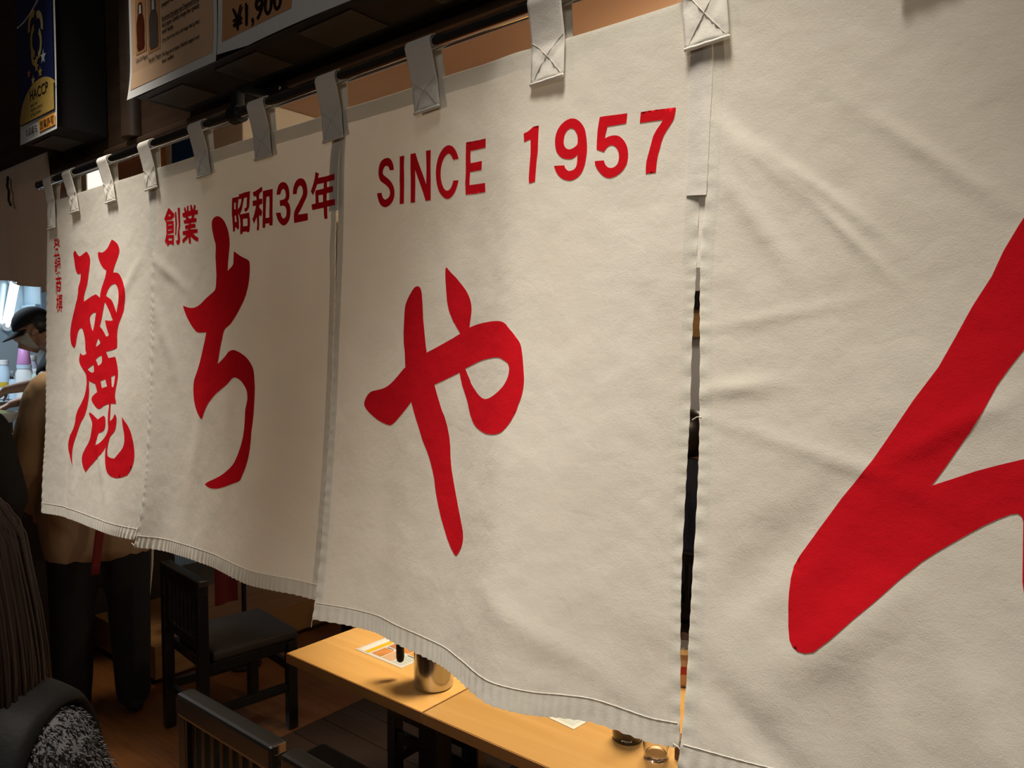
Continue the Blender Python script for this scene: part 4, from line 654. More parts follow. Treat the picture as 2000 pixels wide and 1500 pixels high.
def make_chair(cx, y0, z0, label):
    t = thing('chair', label, 'chair', (cx, y0 + .2, z0), 'black slat-back chairs')
    hw = .204; B = z0
    obj('seat', MB().box(cx - .185, cx + .185, y0 + .045, y0 + .405, .412, .452, .012), M_SEAT, t)
    obj('seat_frame', MB().box(cx - .19, cx + .19, y0 + .02, y0 + .395, .372, .412, .003), M_BLACKW, t)
    for s in (-1, 1):
        x = cx + s * (hw - .02)
        obj('leg', MB().box(x - .02, x + .02, y0 - .018, y0 + .022, B, .70, .004), M_BLACKW, t)
        obj('leg', MB().box(x - .02, x + .02, y0 + .35, y0 + .39, B, .412, .004), M_BLACKW, t)
        obj('side_stretcher', MB().box(x - .012, x + .012, y0 + .02, y0 + .352, .20, .235, .003), M_BLACKW, t)
    obj('front_stretcher', MB().box(cx - hw + .03, cx + hw - .03, y0 + .36, y0 + .38, .28, .315, .003), M_BLACKW, t)
    obj('rear_stretcher', MB().box(cx - hw + .03, cx + hw - .03, y0 - .008, y0 + .012, .20, .235, .003), M_BLACKW, t)
    tr = obj('top_rail', MB().box(cx - hw, cx + hw, y0 - .020, y0 + .024, .690, .748, .009), M_BLACKW, t)
    obj('rail_glint', MB().box(cx + hw - .012, cx + hw + .0012, y0 - .012, y0 + .018, .727, .7488, .002), M_STEEL, tr)  # steel piece standing in for the highlight on the lacquered rail end
    obj('lower_rail', MB().box(cx - hw + .03, cx + hw - .03, y0 - .010, y0 + .014, .47, .51, .004), M_BLACKW, t)
    for i in range(8):
        x = cx - .147 + .042 * i
        obj('slat', MB().box(x - .008, x + .008, y0 - .006, y0 + .010, .505, .695, .002), M_BLACKW, t)
    return t
chA = make_chair(-1.572, -.002, PFZ, 'nearest black slat-back chair below the hem of the SINCE 1957 panel')
dup(chA, (-2.855, .76, 0), R(-7), 'black chair standing beyond the left table end below the second panel')
dup(chA, (-1.66, .93, PFZ), R(180), 'black chair on the far side of the left light wood table')
dup(chA, (-1.13, .198, PFZ), 0, 'black slat-back chair in front of the right light wood table')
dup(chA, (-1.53, 2.30, 0), 0, 'black chair under the seated person in the navy shirt')
dup(chA, (-2.95, 1.75, 0), R(84), 'black chair standing near the wooden step at the back left')

# brown handbag on the far chair
bg = thing('handbag', 'brown leather handbag under the left table, on the far chair', 'bag', (-1.63, .84, .452))
def BG(u, v):
    a = 2 * math.pi * u; e = 1 - .25 * v; n_ = 3
    c, s_ = math.cos(a), math.sin(a)
    rx = .115 * (1 - .12 * v); ry = .05 * (1 - .7 * v)
    k = (abs(c) ** n_ + abs(s_) ** n_) ** (-1 / n_)
    return (-1.63 + rx * k * c, .835 + ry * k * s_, .453 + .15 * v)
obj('body', MB().grid(BG, 32, 10), mat('brown_leather', (.20, .085, .038), .4, var=.2, bump=.3, bscale=90), bg, smooth=True)
obj('base', MB().box(-1.73, -1.53, .795, .875, .4525, .465, .006), bpy.data.materials['brown_leather'], bg)
obj('handle', MB().tube([(-1.69 + .12 * u, .82, .60 + .07 * math.sin(math.pi * u)) for u in np.linspace(0, 1, 14)], .006, 8), bpy.data.materials['brown_leather'], bg, smooth=True)
obj('clasp', MB().ball((-1.695, .80, .575), .012, (1, .6, .8), 2), M_CHROME, bg, smooth=True)

# pitcher
pt = thing('pitcher', 'brushed steel water pitcher with a black handle on the left table', 'pitcher', (-1.352, .452, .72))
pc = (-1.352, .452, .72)
obj('body', MB().lathe([(.030, 0), (.047, .001), (.0505, .004), (.0515, .010), (.0515, .10), (.050, .16), (.047, .185), (.049, .192), (.049, .195), (.046, .195), (.045, .18), (.048, .15), (.049, .02), (.02, .012)], pc, 48), M_STEEL, pt, smooth='auto')
obj('lid', MB().lathe([(.047, .192), (.048, .20), (.040, .208), (.015, .214), (.012, .225), (.013, .235), (.004, .238)], pc, 40), M_BLACKP, pt, smooth='auto')
hd = Vector((-.76, -.24, 0)).normalized()
obj('handle', MB().tube([tuple(Vector(pc) + hd * r_ + Vector((0, 0, h))) for r_, h in ((.046, .188), (.075, .196), (.094, .185), (.100, .15), (.100, .11), (.099, .06), (.099, .050), (.099, .046))], [.009, .010, .0105, .0105, .0105, .011, .009, .004], 14), M_BLACKP, pt, smooth=True)
obj('spout', MB().tube([tuple(Vector(pc) - hd * r_ + Vector((0, 0, h))) for r_, h in ((.044, .165), (.058, .185), (.066, .200))], [.017, .012, .008], 12), M_STEEL, pt, smooth=True)

# menus on the table tops
def menu(cx, cy, hx, hy, rz, label, mirror=False):
    t = thing('table_menu', label, 'menu', (cx, cy, .7203), 'laminated menus on the light wood tables')
    Mx = Matrix.Translation((cx, cy, 0)) @ Matrix.Rotation(rz, 4, 'Z')
    def rect(nm, a, b, c, d, z0, z1, m_):
        mb = MB().box(a, b, c, d, z0, z1); mb.v = [tuple(Mx @ Vector(p)) for p in mb.v]; return obj(nm, mb, m_, t)
    rect('sheet', -hx, hx, -hy, hy, .7203, .7212, M_PAPER)
    rect('header_strip', -hx + .008, -hx + .030, -hy + .008, hy - .008, .7212, .7215, M_WHITE)
    rect('yellow_strip', -hx + .032, -hx + .050, -hy + .008, hy - .008, .7212, .7215, mat('yellow_print', (.78, .50, .03), .3) if 'yellow_print' not in bpy.data.materials else bpy.data.materials['yellow_print'])
    cols = [M_OR2, M_BROWNP, M_PEACH, M_OR2, M_PALEB, M_ORANGEL]
    for i in range(3):
        for j in range(2):
            a = -hx + .056 + (2 * hx - .066) / 3 * i; c = -hy + .010 + (2 * hy - .02) / 2 * j
            rect('dish_picture', a + .002, a + (2 * hx - .066) / 3 - .002, c + .002, c + (2 * hy - .02) / 2 - .010, .7212, .7216, cols[(i * 2 + j) % 6])
            rect('caption', a + .006, a + (2 * hx - .066) / 3 - .012, c + (2 * hy - .02) / 2 - .007, c + (2 * hy - .02) / 2 - .004, .7212, .7216, M_INK)
    return t
menu(-1.591, .543, .100, .073, R(-1.5), 'picture menu with a yellow strip left of the steel pitcher')
menu(-1.036, .576, .105, .073, R(-6), 'picture menu left of the dark sauce bottle')
# sauce bottle, tumbler, box, jar
sb = thing('sauce_bottle', 'dark soy sauce bottle with a red label on the right table', 'bottle', (-.822, .535, .72))
sc_ = (-.822, .535, .72)
obj('body', MB().lathe([(.02, 0), (.029, .001), (.0325, .006), (.034, .014), (.034, .075), (.030, .095), (.016, .115), (.0135, .14), (.0135, .155), (.005, .156)], sc_, 36), mat('dark_soy_glass', (.014, .006, .004), .08, var=.1, coat=.6), sb, smooth='auto')
obj('label', MB().lathe([(.0343, .028), (.0346, .030), (.0346, .068), (.0343, .070)], sc_, 36, cap=False), mat('red_label', (.26, .03, .015), .4), sb, smooth=True)
obj('cap', MB().lathe([(.015, .15), (.0165, .152), (.0165, .178), (.013, .182), (.003, .183)], sc_, 28), mat('red_cap', (.45, .02, .02), .35), sb, smooth='auto')
vv, ff = text_mesh('SAUCE', .008, .0002)
tm = MB(); d0 = math.atan2(-1.435, .822)
for q in vv:
    a = d0 + (q[0] - .014) / .0336; tm.v.append((sc_[0] + .0337 * math.cos(a), sc_[1] + .0337 * math.sin(a), sc_[2] + .010 + q[1] + .0))
tm.f = ff
obj('lettering', tm, M_WHT, sb)
M_GLASS = mat('clear_glass', (.95, .93, .9), .03, var=.01, trans=1.0)
tag(obj('tumbler', MB().lathe([(.018, 0), (.0245, .001), (.026, .004), (.0275, .03), (.030, .095), (.0285, .095), (.026, .03), (.0235, .012), (.004, .010)], (-.735, .506, .7202), 36), M_GLASS, smooth='auto'), 'clear glass tumbler right of the dark sauce bottle', 'glass')
cb = thing('condiment_box', 'small dark brown wooden box behind the tumbler', 'box', (-.652, .575, .72))
obj('body', MB().box(-.702, -.60, .525, .625, .72, .765, .003), wood('dark_box_wood', (.10, .045, .02), (.15, .07, .03), .5, 'X', 4), cb)
obj('partition', MB().box(-.655, -.649, .530, .62, .765, .775, .001), bpy.data.materials['dark_box_wood'], cb)
jr = thing('condiment_jar', 'glass jar with a red band between the third and the fourth panel', 'jar', (-.85, .875, .72))
obj('body', MB().lathe([(.02, 0), (.03, .002), (.032, .01), (.032, .07), (.026, .08), (.026, .085)], (-.85, .875, .72), 32), mat('pale_jar', (.62, .42, .30), .25), jr, smooth='auto')
obj('band', MB().lathe([(.0325, .035), (.0328, .036), (.0328, .055), (.0325, .056)], (-.85, .875, .72), 32, cap=False), mat('jar_red', (.45, .03, .03), .4), jr, smooth=True)
obj('lid', MB().lathe([(.028, .084), (.030, .086), (.030, .10), (.026, .104), (.003, .104)], (-.85, .875, .72), 32), M_STEEL, jr, smooth='auto')

# ------------------------------------------------------------------ people
def frame(loc, fwd, s=1.0):
    """local x right, y forward, z up"""
    f = Vector((fwd[0], fwd[1], 0)).normalized(); r = Vector((f.y, -f.x, 0))
    return Matrix(((r.x * s, f.x * s, 0, loc[0]), (r.y * s, f.y * s, 0, loc[1]), (0, 0, s, loc[2]), (0, 0, 0, 1)))
def xf(mb, M): mb.v = [tuple(M @ Vector(p)) for p in mb.v]; return mb
def head_geo(c, pitch=0.0, yaw=0.0):
    """skull, jaw, brow, nose, lips, ears about c = middle of the head, facing +y"""
    h = MB(); c = Vector(c); Mr = Matrix.Rotation(yaw, 4, 'Z') @ Matrix.Rotation(-pitch, 4, 'X')
    def P_(x, y, z): return c + (Mr @ Vector((x, y, z)))
    def B(x, y, z, r, sc): h.ball(P_(x, y, z), r, sc, 3, Mr.to_3x3())
    B(0, -.012, .028, .088, (.86, 1.08, .98)); B(0, .010, -.035, .066, (.92, 1.0, 1.05)); B(0, .045, -.085, .034, (1.05, .9, .85))
    B(0, .070, .022, .03, (1.6, .55, .6)); B(0, .092, -.022, .016, (.85, .9, 1.0)); B(0, .086, -.004, .010, (.8, .8, 2.2))
    B(0, .084, -.055, .014, (1.5, .6, .6)); B(-.03, .066, -.022, .022, (1, .7, 1)); B(.03, .066, -.022, .022, (1, .7, 1))
    for s in (-1, 1):
        B(s * .076, -.012, -.008, .026, (.34, .8, 1.25)); B(s * .082, -.020, .006, .018, (.4, .8, 1.0)); B(s * .030, .074, .006, .010, (1.3, .8, .8))
    h.tube([P_(0, -.02, -.06), P_(0, -.035, -.13)], [.056, .055], 16)
    return h, P_
def arm_geo(mb, sh, el, wr, k=1.0, hand=True, tip=None, curl=.6, rs=(.052, .042, .031, .025)):
    sh, el, wr = Vector(sh), Vector(el), Vector(wr)
    mb.limb(sh, rs[0] * k, el, rs[1] * k); mb.limb(el, rs[1] * k, wr, rs[3] * k)
    if hand:
        d = ((Vector(tip) - wr) if tip else (wr - el)).normalized(); side = d.cross(Vector((0, 0, 1)))
        side = side.normalized() if side.length > .05 else Vector((1, 0, 0)); nrm = side.cross(d).normalized()
        for q in (-1, 0, 1): mb.limb(wr, .017, wr + d * .075 + side * .022 * q, .015)
        for q, L in zip((-1.5, -.5, .5, 1.5), (.060, .075, .080, .066)):
            a = wr + d * .075 + side * .0185 * q; b = a + (d * math.cos(curl * .5) - nrm * math.sin(curl * .5)) * L * .5
            c_ = b + (d * math.cos(curl * 1.5) - nrm * math.sin(curl * 1.5)) * L * .5
            mb.limb(a, .0092, b, .0085, 8); mb.limb(b, .0085, c_, .0070, 8)
        a = wr + d * .02 + side * .026; b = a + (d * .7 + side * .7 - nrm * .3) * .04; c_ = b + (d * .9 + side * .1 - nrm * .4) * .032
        mb.limb(a, .011, b, .010, 8); mb.limb(b, .010, c_, .008, 8)
def torso_geo(mb, k=1.0, z0=.92, lean=0.0, sw=.165, hip=.125, zs=1.40, g=0.0):
    """hips at z0, shoulders at zs; g thickens it for clothes"""
    def q(x, y, z): return (x, y + lean * (z - z0), z)
    for s in (-1, 1):
        mb.limb(q(s * hip * .55, -.005, z0), .105 + g, q(s * .075, 0, z0 + .20), .092 + g)
        mb.limb(q(s * .075, 0, z0 + .20), .092 + g, q(s * .085, .005, zs - .12), .105 + g)
        mb.limb(q(s * .085, .005, zs - .12), .100 + g, q(s * (sw - .03), -.005, zs - .035), .056 + g)
        mb.limb(q(s * .05, -.01, zs - .02), .055 + g, q(s * (sw - .02), -.008, zs - .03), .052 + g)
    mb.limb(q(0, -.012, zs - .06), .065 + g, q(0, -.012, zs + .04), .054 + g * .4)
def leg_geo(mb, hip, kn, an, g=0.0, foot=True, fdir=(0, 1, 0)):
    mb.limb(hip, .088 + g, kn, .058 + g); mb.limb(kn, .058 + g, Vector(an), .040 + g)
    if foot:
        f = Vector(fdir).normalized(); a = Vector(an)
        mb.limb(a + Vector((0, 0, -.04)) - f * .03, .036, a + f * .12 + Vector((0, 0, -.052)), .030)
        mb.limb(a + f * .12 + Vector((0, 0, -.052)), .030, a + f * .18 + Vector((0, 0, -.058)), .024)

# cook at the back left: cap, mask, black shirt, one arm reaching down in front of him
cook = thing('person', 'cook in a black cap, face mask and black shirt reaching over the worktop', 'person', (-4.95, .94, .2))
Mc = frame((-4.955, .937, .2), (-.55, -.84), 1.0)
hc = (0.01, .185, 1.515)
hg, HP_ = head_geo(hc, R(-30), R(14))
bd = MB(); bd.v, bd.f = list(hg.v), list(hg.f)
torso_geo(bd, lean=.08, zs=1.38); bd.limb((0, .03, 1.37), .056, (0, .13, 1.44), .052)
shR = (.175, .03, 1.335); elR = (.235, .14, 1.11); wrR = (.10, .34, 1.06)
shL = (-.175, .03, 1.335); elL = (-.36, .05, 1.205); wrL = (-.29, .25, 1.165)
arm_geo(bd, shR, elR, wrR, tip=(.05, .44, 1.0)); arm_geo(bd, shL, elL, wrL, tip=(-.27, .35, 1.09))
for s in (-1, 1): leg_geo(bd, (s * .09, -.02, .88), (s * .10, .0, .48), (s * .10, -.03, .09))
fused('body', xf(bd, Mc), M_SKIN, cook, .0075, 4)
sh_ = MB(); torso_geo(sh_, lean=.08, zs=1.38, g=.012); sh_.limb((.165, .03, 1.335), .068, (.215, .10, 1.18), .066); sh_.limb((-.165, .03, 1.335), .068, (-.28, .042, 1.26), .066)
fused('shirt', xf(sh_, Mc), M_BLACKC, cook, .012, 4)
tr_ = MB()
for s in (-1, 1): leg_geo(tr_, (s * .09, -.02, .90), (s * .10, .0, .48), (s * .10, -.03, .12), g=.018, foot=False)
fused('trousers', xf(tr_, Mc), M_BLACKC, cook, .014, 4)
Mh = Matrix.Translation(hc) @ Matrix.Rotation(R(14), 4, 'Z') @ Matrix.Rotation(R(30), 4, 'X')
def shell(cx, r, sc, th0, th1, ph0, ph1, nu=32, nv=14):
    """part of an ellipsoid about the head: th from the top down, ph about the upright, 90 = front"""
    def f(u, v):
        th = R(th0 + (th1 - th0) * v); ph = R(ph0 + (ph1 - ph0) * u)
        return Mc @ (Mh @ Vector((cx[0] + r * sc[0] * math.sin(th) * math.cos(ph), cx[1] + r * sc[1] * math.sin(th) * math.sin(ph), cx[2] + r * sc[2] * math.cos(th))))
    return MB().grid(f, nu, nv)
Mh = Matrix.Translation(hc) @ Matrix.Rotation(R(14), 4, 'Z') @ Matrix.Rotation(R(-30), 4, 'X')
cap = obj('cap', shell((0, -.010, .032), .100, (.88, 1.10, 1.02), 1, 88, 0, 360, 40, 16), M_BLACKC, cook, smooth=True)
md = cap.modifiers.new('t', 'SOLIDIFY'); md.thickness = .004
def brim(u, v):
    a = R(20 + 140 * u); return Mc @ (Mh @ Vector((.088 * math.cos(a) * (1 - .1 * v), -.005 + .105 * math.sin(a) + v * .078 * math.sin(a) ** .7, .034 - .022 * v - .018 * (2 * u - 1) ** 2)))
br_ = obj('cap_brim', MB().grid(brim, 24, 6), M_BLACKC, cap, smooth=True)
md = br_.modifiers.new('t', 'SOLIDIFY'); md.thickness = .004
mk = obj('face_mask', shell((0, .012, -.046), .084, (.98, 1.16, 1.0), 55, 145, 18, 162, 24, 12), M_MASK, cook, smooth=True)
md = mk.modifiers.new('t', 'SOLIDIFY'); md.thickness = .003
obj('mask_cord', MB().tube([Mc @ (Mh @ Vector(p)) for p in ((.072, .045, -.02), (.080, .01, .0), (.084, -.018, .018), (.082, -.032, .0), (.078, -.015, -.03), (.070, .045, -.07))], .0016, 6), M_WHT, mk)
obj('hair', shell((0, -.016, .016), .101, (.90, 1.10, 1.06), 60, 122, 178, 362, 28, 10), M_HAIR, cook, smooth=True)
for s in (-1, 1): obj('eye', MB().ball(Mc @ (Mh @ Vector((s * .030, .080, .004))), .008, sub=2), M_INK, cook, smooth=True)

# man in the khaki jacket, from behind
man = thing('person', 'person in a khaki jacket and black trousers with a white side stripe, seen from behind', 'person', (-3.385, .455, 0))
Mm = frame((-3.385, .455, 0), (-.95, .30), 1.02)
bd = MB(); hg, _ = head_geo((0, .02, 1.60), 0, 0); bd.v, bd.f = list(hg.v), list(hg.f)
torso_geo(bd, zs=1.42)
arm_geo(bd, (.18, -.005, 1.37), (.245, .02, 1.10), (.20, .17, .95), tip=(.13, .30, .95)); arm_geo(bd, (-.18, -.005, 1.37), (-.245, .02, 1.10), (-.22, .10, .90), tip=(-.2, .2, .85))
for s in (-1, 1): leg_geo(bd, (s * .09, 0, .90), (s * .105, .01, .49), (s * .115, -.01, .092))
fused('body', xf(bd, Mm), M_SKIN, man, .011, 4)
jk = MB(); torso_geo(jk, zs=1.42, z0=.90, g=.040, sw=.175, hip=.15)
for s in (-1, 1):
    jk.limb((s * .05, -.01, .78), .125, (s * .06, 0, .95), .14); jk.limb((s * .10, 0, .74), .11, (s * .10, 0, .9), .13)
jk.limb((.18, -.005, 1.365), .082, (.25, .02, 1.10), .074); jk.limb((.25, .02, 1.10), .072, (.205, .15, .965), .056)
jk.limb((-.18, -.005, 1.365), .082, (-.25, .02, 1.10), .074); jk.limb((-.25, .02, 1.10), .072, (-.222, .09, .925), .056)
fused('jacket', xf(jk, Mm), M_KHAKI, man, .013, 3)
tr_ = MB()
for s in (-1, 1): leg_geo(tr_, (s * .09, 0, .90), (s * .105, .01, .49), (s * .115, -.01, .075), g=.030, foot=False)
fused('trousers', xf(tr_, Mm), M_BLACKC, man, .014, 4)
obj('side_stripe', MB().tube([Mm @ Vector(p) for p in ((.205, -.005, .78), (.198, -.005, .62), (.182, -.008, .48), (.178, -.012, .33), (.160, -.015, .16), (.150, -.02, .10))], .0065, 8), M_MASK, man, smooth=True)
obj('hair', MB().ball(Mm @ Vector((0, 0, 1.635)), .104, (.95, 1.05, 1.0), 3), M_HAIR, man, smooth=True)
for s, z_ in ((-1, 0), (1, 0)):
    sh_m = MB()
    f = Vector((0, 1, 0)); sh_m.limb(Mm @ Vector((s * .115, -.05, .035)), .036, Mm @ Vector((s * .115, .15, .032)), .034)
    obj('shoe', sh_m, M_BLACKC, man, smooth=True)
for (a, b, c_, d_) in (((.02, -.185, 1.30), (.00, -.205, 1.0), (-.01, -.20, .86), (-.035, -.195, .66)),):
    def SP(u, v):
        pts_ = [Vector(p) for p in (a, b, c_, d_)]; q = v * 3; j = min(int(q), 2); p = pts_[j].lerp(pts_[j + 1], q - j)
        return Mm @ (p + Vector(((u - .5) * .032, 0, 0)))
    s_ = obj('hanging_strap', MB().grid(SP, 3, 18), M_REDS, man, smooth=True)
    md = s_.modifiers.new('t', 'SOLIDIFY'); md.thickness = .003
# grey tote on the man's left
tt = thing('tote_bag', 'dark grey tote bag at the left side of the person in khaki', 'bag', tuple(Mm @ Vector((-.38, -.06, .70))))
Mt = Matrix.Translation(Mm @ Vector((-.40, -.05, .70))) @ Mm.to_3x3().to_4x4()
def TB(u, v):
    a = 2 * math.pi * u; c, s_ = math.cos(a), math.sin(a); k = (abs(c) ** 4 + abs(s_) ** 4) ** -.25
    return Mt @ Vector((.06 * k * c * (1 - .3 * v), .15 * k * s_ * (1 + .05 * v), .30 * v))
M_TOTE = mat('dark_grey_canvas', (.06, .055, .05), .8, var=.15, bump=.4, bscale=50)
obj('body', MB().grid(TB, 36, 12), M_TOTE, tt, smooth=True)
obj('bottom', xf(MB().box(-.055, .055, -.14, .14, 0, .012, .004), Mt), M_TOTE, tt)
for s in (-1, 1): obj('handle', MB().tube([Mt @ Vector((s * .035, -.08 + .16 * u, .29 + .30 * math.sin(math.pi * u) ** .6)) for u in np.linspace(0, 1, 18)], .007, 8), M_TOTE, tt, smooth=True)

# a dark red cloth on a stand behind the man
rc = thing('cloth_stand', 'dark red cloth on a black stand below the lower left corner of the second panel', 'stand', (-3.36, 1.03, 0))
obj('cloth', MB().grid(lambda u, v: (-3.37 + .008 * math.sin(u * 7), .97 + .12 * u, .34 + .755 * v), 12, 10), mat('dark_red_cloth', (.13, .008, .008), .9), rc, smooth=True)
obj('hanger_bar', MB().tube([(-3.36, .94, 1.10), (-3.36, 1.12, 1.10)], .008, 10), M_BLACKP, rc)
obj('post', MB().tube([(-3.36, 1.12, 0.01), (-3.36, 1.12, 1.12)], .012, 10), M_BLACKP, rc)
obj('foot', MB().lathe([(.08, 0), (.08, .01), (.015, .02)], (-3.36, 1.12, 0), 24), M_BLACKP, rc)

# person in a black jacket with a cream script print at the left edge
pj = thing('person', 'person in a black jacket with a cream script print at the left edge', 'person', (-3.09, -.205, 0))
Mj = frame((-3.09, -.205, 0), (-.95, .30), .965)
bd = MB(); hg, _ = head_geo((0, .02, 1.60)); bd.v, bd.f = list(hg.v), list(hg.f)
torso_geo(bd, zs=1.42)
for s in (-1, 1):
    arm_geo(bd, (s * .18, 0, 1.37), (s * .235, .02, 1.10), (s * .20, .15, .93)); leg_geo(bd, (s * .09, 0, .90), (s * .105, .01, .49), (s * .115, -.01, .092))
fused('body', xf(bd, Mj), M_SKIN, pj, .012, 4)
jk = MB(); torso_geo(jk, zs=1.42, z0=.90, g=.025)
for s in (-1, 1): jk.limb((s * .175, 0, 1.37), .072, (s * .238, .02, 1.10), .062); jk.limb((s * .238, .02, 1.10), .060, (s * .203, .14, .95), .048)
fused('jacket', xf(jk, Mj), M_BLACKC, pj, .013, 3)
tr_ = MB()
for s in (-1, 1): leg_geo(tr_, (s * .09, 0, .92), (s * .105, .01, .49), (s * .115, -.01, .12), g=.022, foot=False)
fused('trousers', xf(tr_, Mj), M_BLACKC, pj, .014, 4)
obj('hair', MB().ball(Mj @ Vector((0, 0, 1.635)), .104, (.95, 1.05, 1.0), 3), M_HAIR, pj, smooth=True)
obj('script_print', MB().tube([Mj @ Vector(p) for p in ((0.080, -.130, 1.220), (0.110, -.128, 1.280), (0.130, -.124, 1.310), (0.155, -.118, 1.290), (0.160, -.115, 1.255), (0.175, -.11, 1.240), (0.190, -.105, 1.255), (0.202, -.095, 1.270))], [.004, .008, .011, .008, .006, .008, .007, .003], 8).tube([Mj @ Vector(p) for p in ((0.070, -.132, 1.330), (0.100, -.130, 1.355), (0.130, -.122, 1.350))], [.004, .009, .004], 8), M_MASK, pj, smooth=True)

# seated person in navy beyond the slit between the third and fourth panel, from behind
sp = thing('person', 'seated person with black hair and a navy shirt seen through the slit', 'person', (-1.53, 2.33, 0))
Ms = frame((-1.53, 2.33, -.405), (-.3, .95), 1.0)
bd = MB(); hg, _ = head_geo((0, .06, 1.56), R(-12), 0); bd.v, bd.f = list(hg.v), list(hg.f)
torso_geo(bd, zs=1.40, lean=.06)
arm_geo(bd, (.18, .02, 1.35), (.25, .12, 1.12), (.12, .30, 1.16), tip=(0, .36, 1.2)); arm_geo(bd, (-.18, .02, 1.35), (-.25, .12, 1.12), (-.12, .30, 1.16), tip=(0, .36, 1.2))
for s in (-1, 1): leg_geo(bd, (s * .09, .02, .92), (s * .12, .42, .90), (s * .12, .40, .50))
fused('body', xf(bd, Ms), M_SKIN, sp, .012, 4)
jk = MB(); torso_geo(jk, zs=1.40, lean=.06, g=.02)
for s in (-1, 1): jk.limb((s * .175, .02, 1.35), .068, (s * .252, .12, 1.12), .060); jk.limb((s * .252, .12, 1.12), .058, (s * .16, .25, 1.15), .046)
fused('shirt', xf(jk, Ms), M_NAVY, sp, .013, 3)
tr_ = MB()
for s in (-1, 1): leg_geo(tr_, (s * .09, .02, .92), (s * .12, .42, .90), (s * .12, .40, .54), g=.02, foot=False)
fused('trousers', xf(tr_, Ms), M_BLACKC, sp, .014, 3)
obj('hair', MB().ball(Ms @ Vector((0, .035, 1.60)), .108, (.95, 1.05, 1.08), 3), M_HAIR, sp, smooth=True)

# woman in the near left corner, from behind: long straight hair, grey fleece, black backpack
wf = Vector((-.63, .78, 0)).normalized()
wl = at(-168, 1345, .86); wx, wy = wl.x, wl.y
wo = thing('person', 'person with long dark hair and a grey fleece in the near left corner', 'person', (wx, wy, 0))
S_ = .835
Mw = frame((wx, wy, 0), wf, S_)
bd = MB(); hg, _ = head_geo((0, .02, 1.60), R(-8), 0); bd.v, bd.f = list(hg.v), list(hg.f)
torso_geo(bd, zs=1.37)
for s in (-1, 1):
    arm_geo(bd, (s * .18, 0, 1.31), (s * .225, .04, 1.06), (s * .16, .22, 1.02), tip=(s * .08, .32, 1.04)); leg_geo(bd, (s * .09, 0, .90), (s * .105, .01, .49), (s * .115, -.01, .092))
fused('body', xf(bd, Mw), M_SKIN, wo, .010, 4)
fl_ = MB(); torso_geo(fl_, zs=1.375, z0=.86, g=.026, sw=.19)
for s in (-1, 1): fl_.limb((s * .185, 0, 1.305), .074, (s * .235, .04, 1.06), .070); fl_.limb((s * .235, .04, 1.06), .068, (s * .175, .19, 1.03), .056)
fz = fused('fleece', xf(fl_, Mw), M_FLEECE, wo, .010, 3)
tr_ = MB()
for s in (-1, 1): leg_geo(tr_, (s * .09, 0, .90), (s * .105, .01, .49), (s * .115, -.01, .12), g=.02, foot=False)
fused('trousers', xf(tr_, Mw), M_BLACKC, wo, .014, 3)
# pile of the fleece: short curved tufts standing off the cloth
rnd.seed(5); me = fz.data; off = woff(fz)
me.update(); polys = [p for p in me.polygons]; tf = MB(); cam_side = RT
cnt = 0
for p in polys:
    c = p.center + off
    if c.z < .95: continue
    loc = Mw.inverted() @ c
    if loc.x < -.02 or loc.z < 1.10: continue
    n = p.normal
    for _ in range(7):
        b = c + Vector((rnd.uniform(-.005, .005), rnd.uniform(-.005, .005), rnd.uniform(-.005, .005)))
        dr = (n * .35 + Vector((rnd.uniform(-.5, .5), rnd.uniform(-.5, .5), rnd.uniform(-1.0, -.1))) + RT * .3).normalized()
        L = rnd.uniform(.004, .010); sd = dr.cross(n); sd = (sd.normalized() if sd.length > .01 else n.orthogonal()) * .0011
        s2 = dr.cross(sd).normalized() * .0011; t_ = b + dr * L + Vector((0, 0, -.002))
        m_ = b + dr * L * .55; o_ = len(tf.v)
        tf.v += [tuple(b + sd), tuple(b - sd), tuple(b + s2), tuple(m_ + sd * .9), tuple(m_ - sd * .9), tuple(m_ + s2 * .9), tuple(t_)]
        for a_, b_ in ((0, 1), (1, 2), (2, 0)): tf.f.append((o_ + a_, o_ + b_, o_ + b_ + 3, o_ + a_ + 3)); tf.f.append((o_ + a_ + 3, o_ + b_ + 3, o_ + 6))
        cnt += 1
obj('fleece_pile', tf, M_FLEECE, wo, smooth=True, kind='stuff')
# hair: a full shell of locks falling behind the shoulders
hm = MB()
def hair_pt(ph, v):
    """ph about the head (90 front), v from the crown to the tips"""
    a = R(ph); c = Vector((0, -.005, 1.625)); rx, ry = .134, .130
    if v < .30:
        th = v / .30 * math.pi / 2; return c + Vector((rx * math.sin(th) * math.cos(a), ry * math.sin(th) * math.sin(a), .118 * math.cos(th)))
    q = (v - .30) / .70
    wd = 1 + .22 * math.sin(min(1, q * 1.3) * math.pi) - .15 * q
    return c + Vector((rx * wd * math.cos(a), ry * (1 + .35 * min(1, q * 1.6)) * math.sin(a) - .01 * q, -.55 * q))
rnd.seed(9)
hm.grid(lambda u, v: Mw @ hair_pt(150 + 240 * u, v), 70, 40)
hair = obj('hair', hm, M_HAIRB, wo, smooth=True)
md = hair.modifiers.new('t', 'SOLIDIFY'); md.thickness = .012; md.offset = -1
lk = MB()
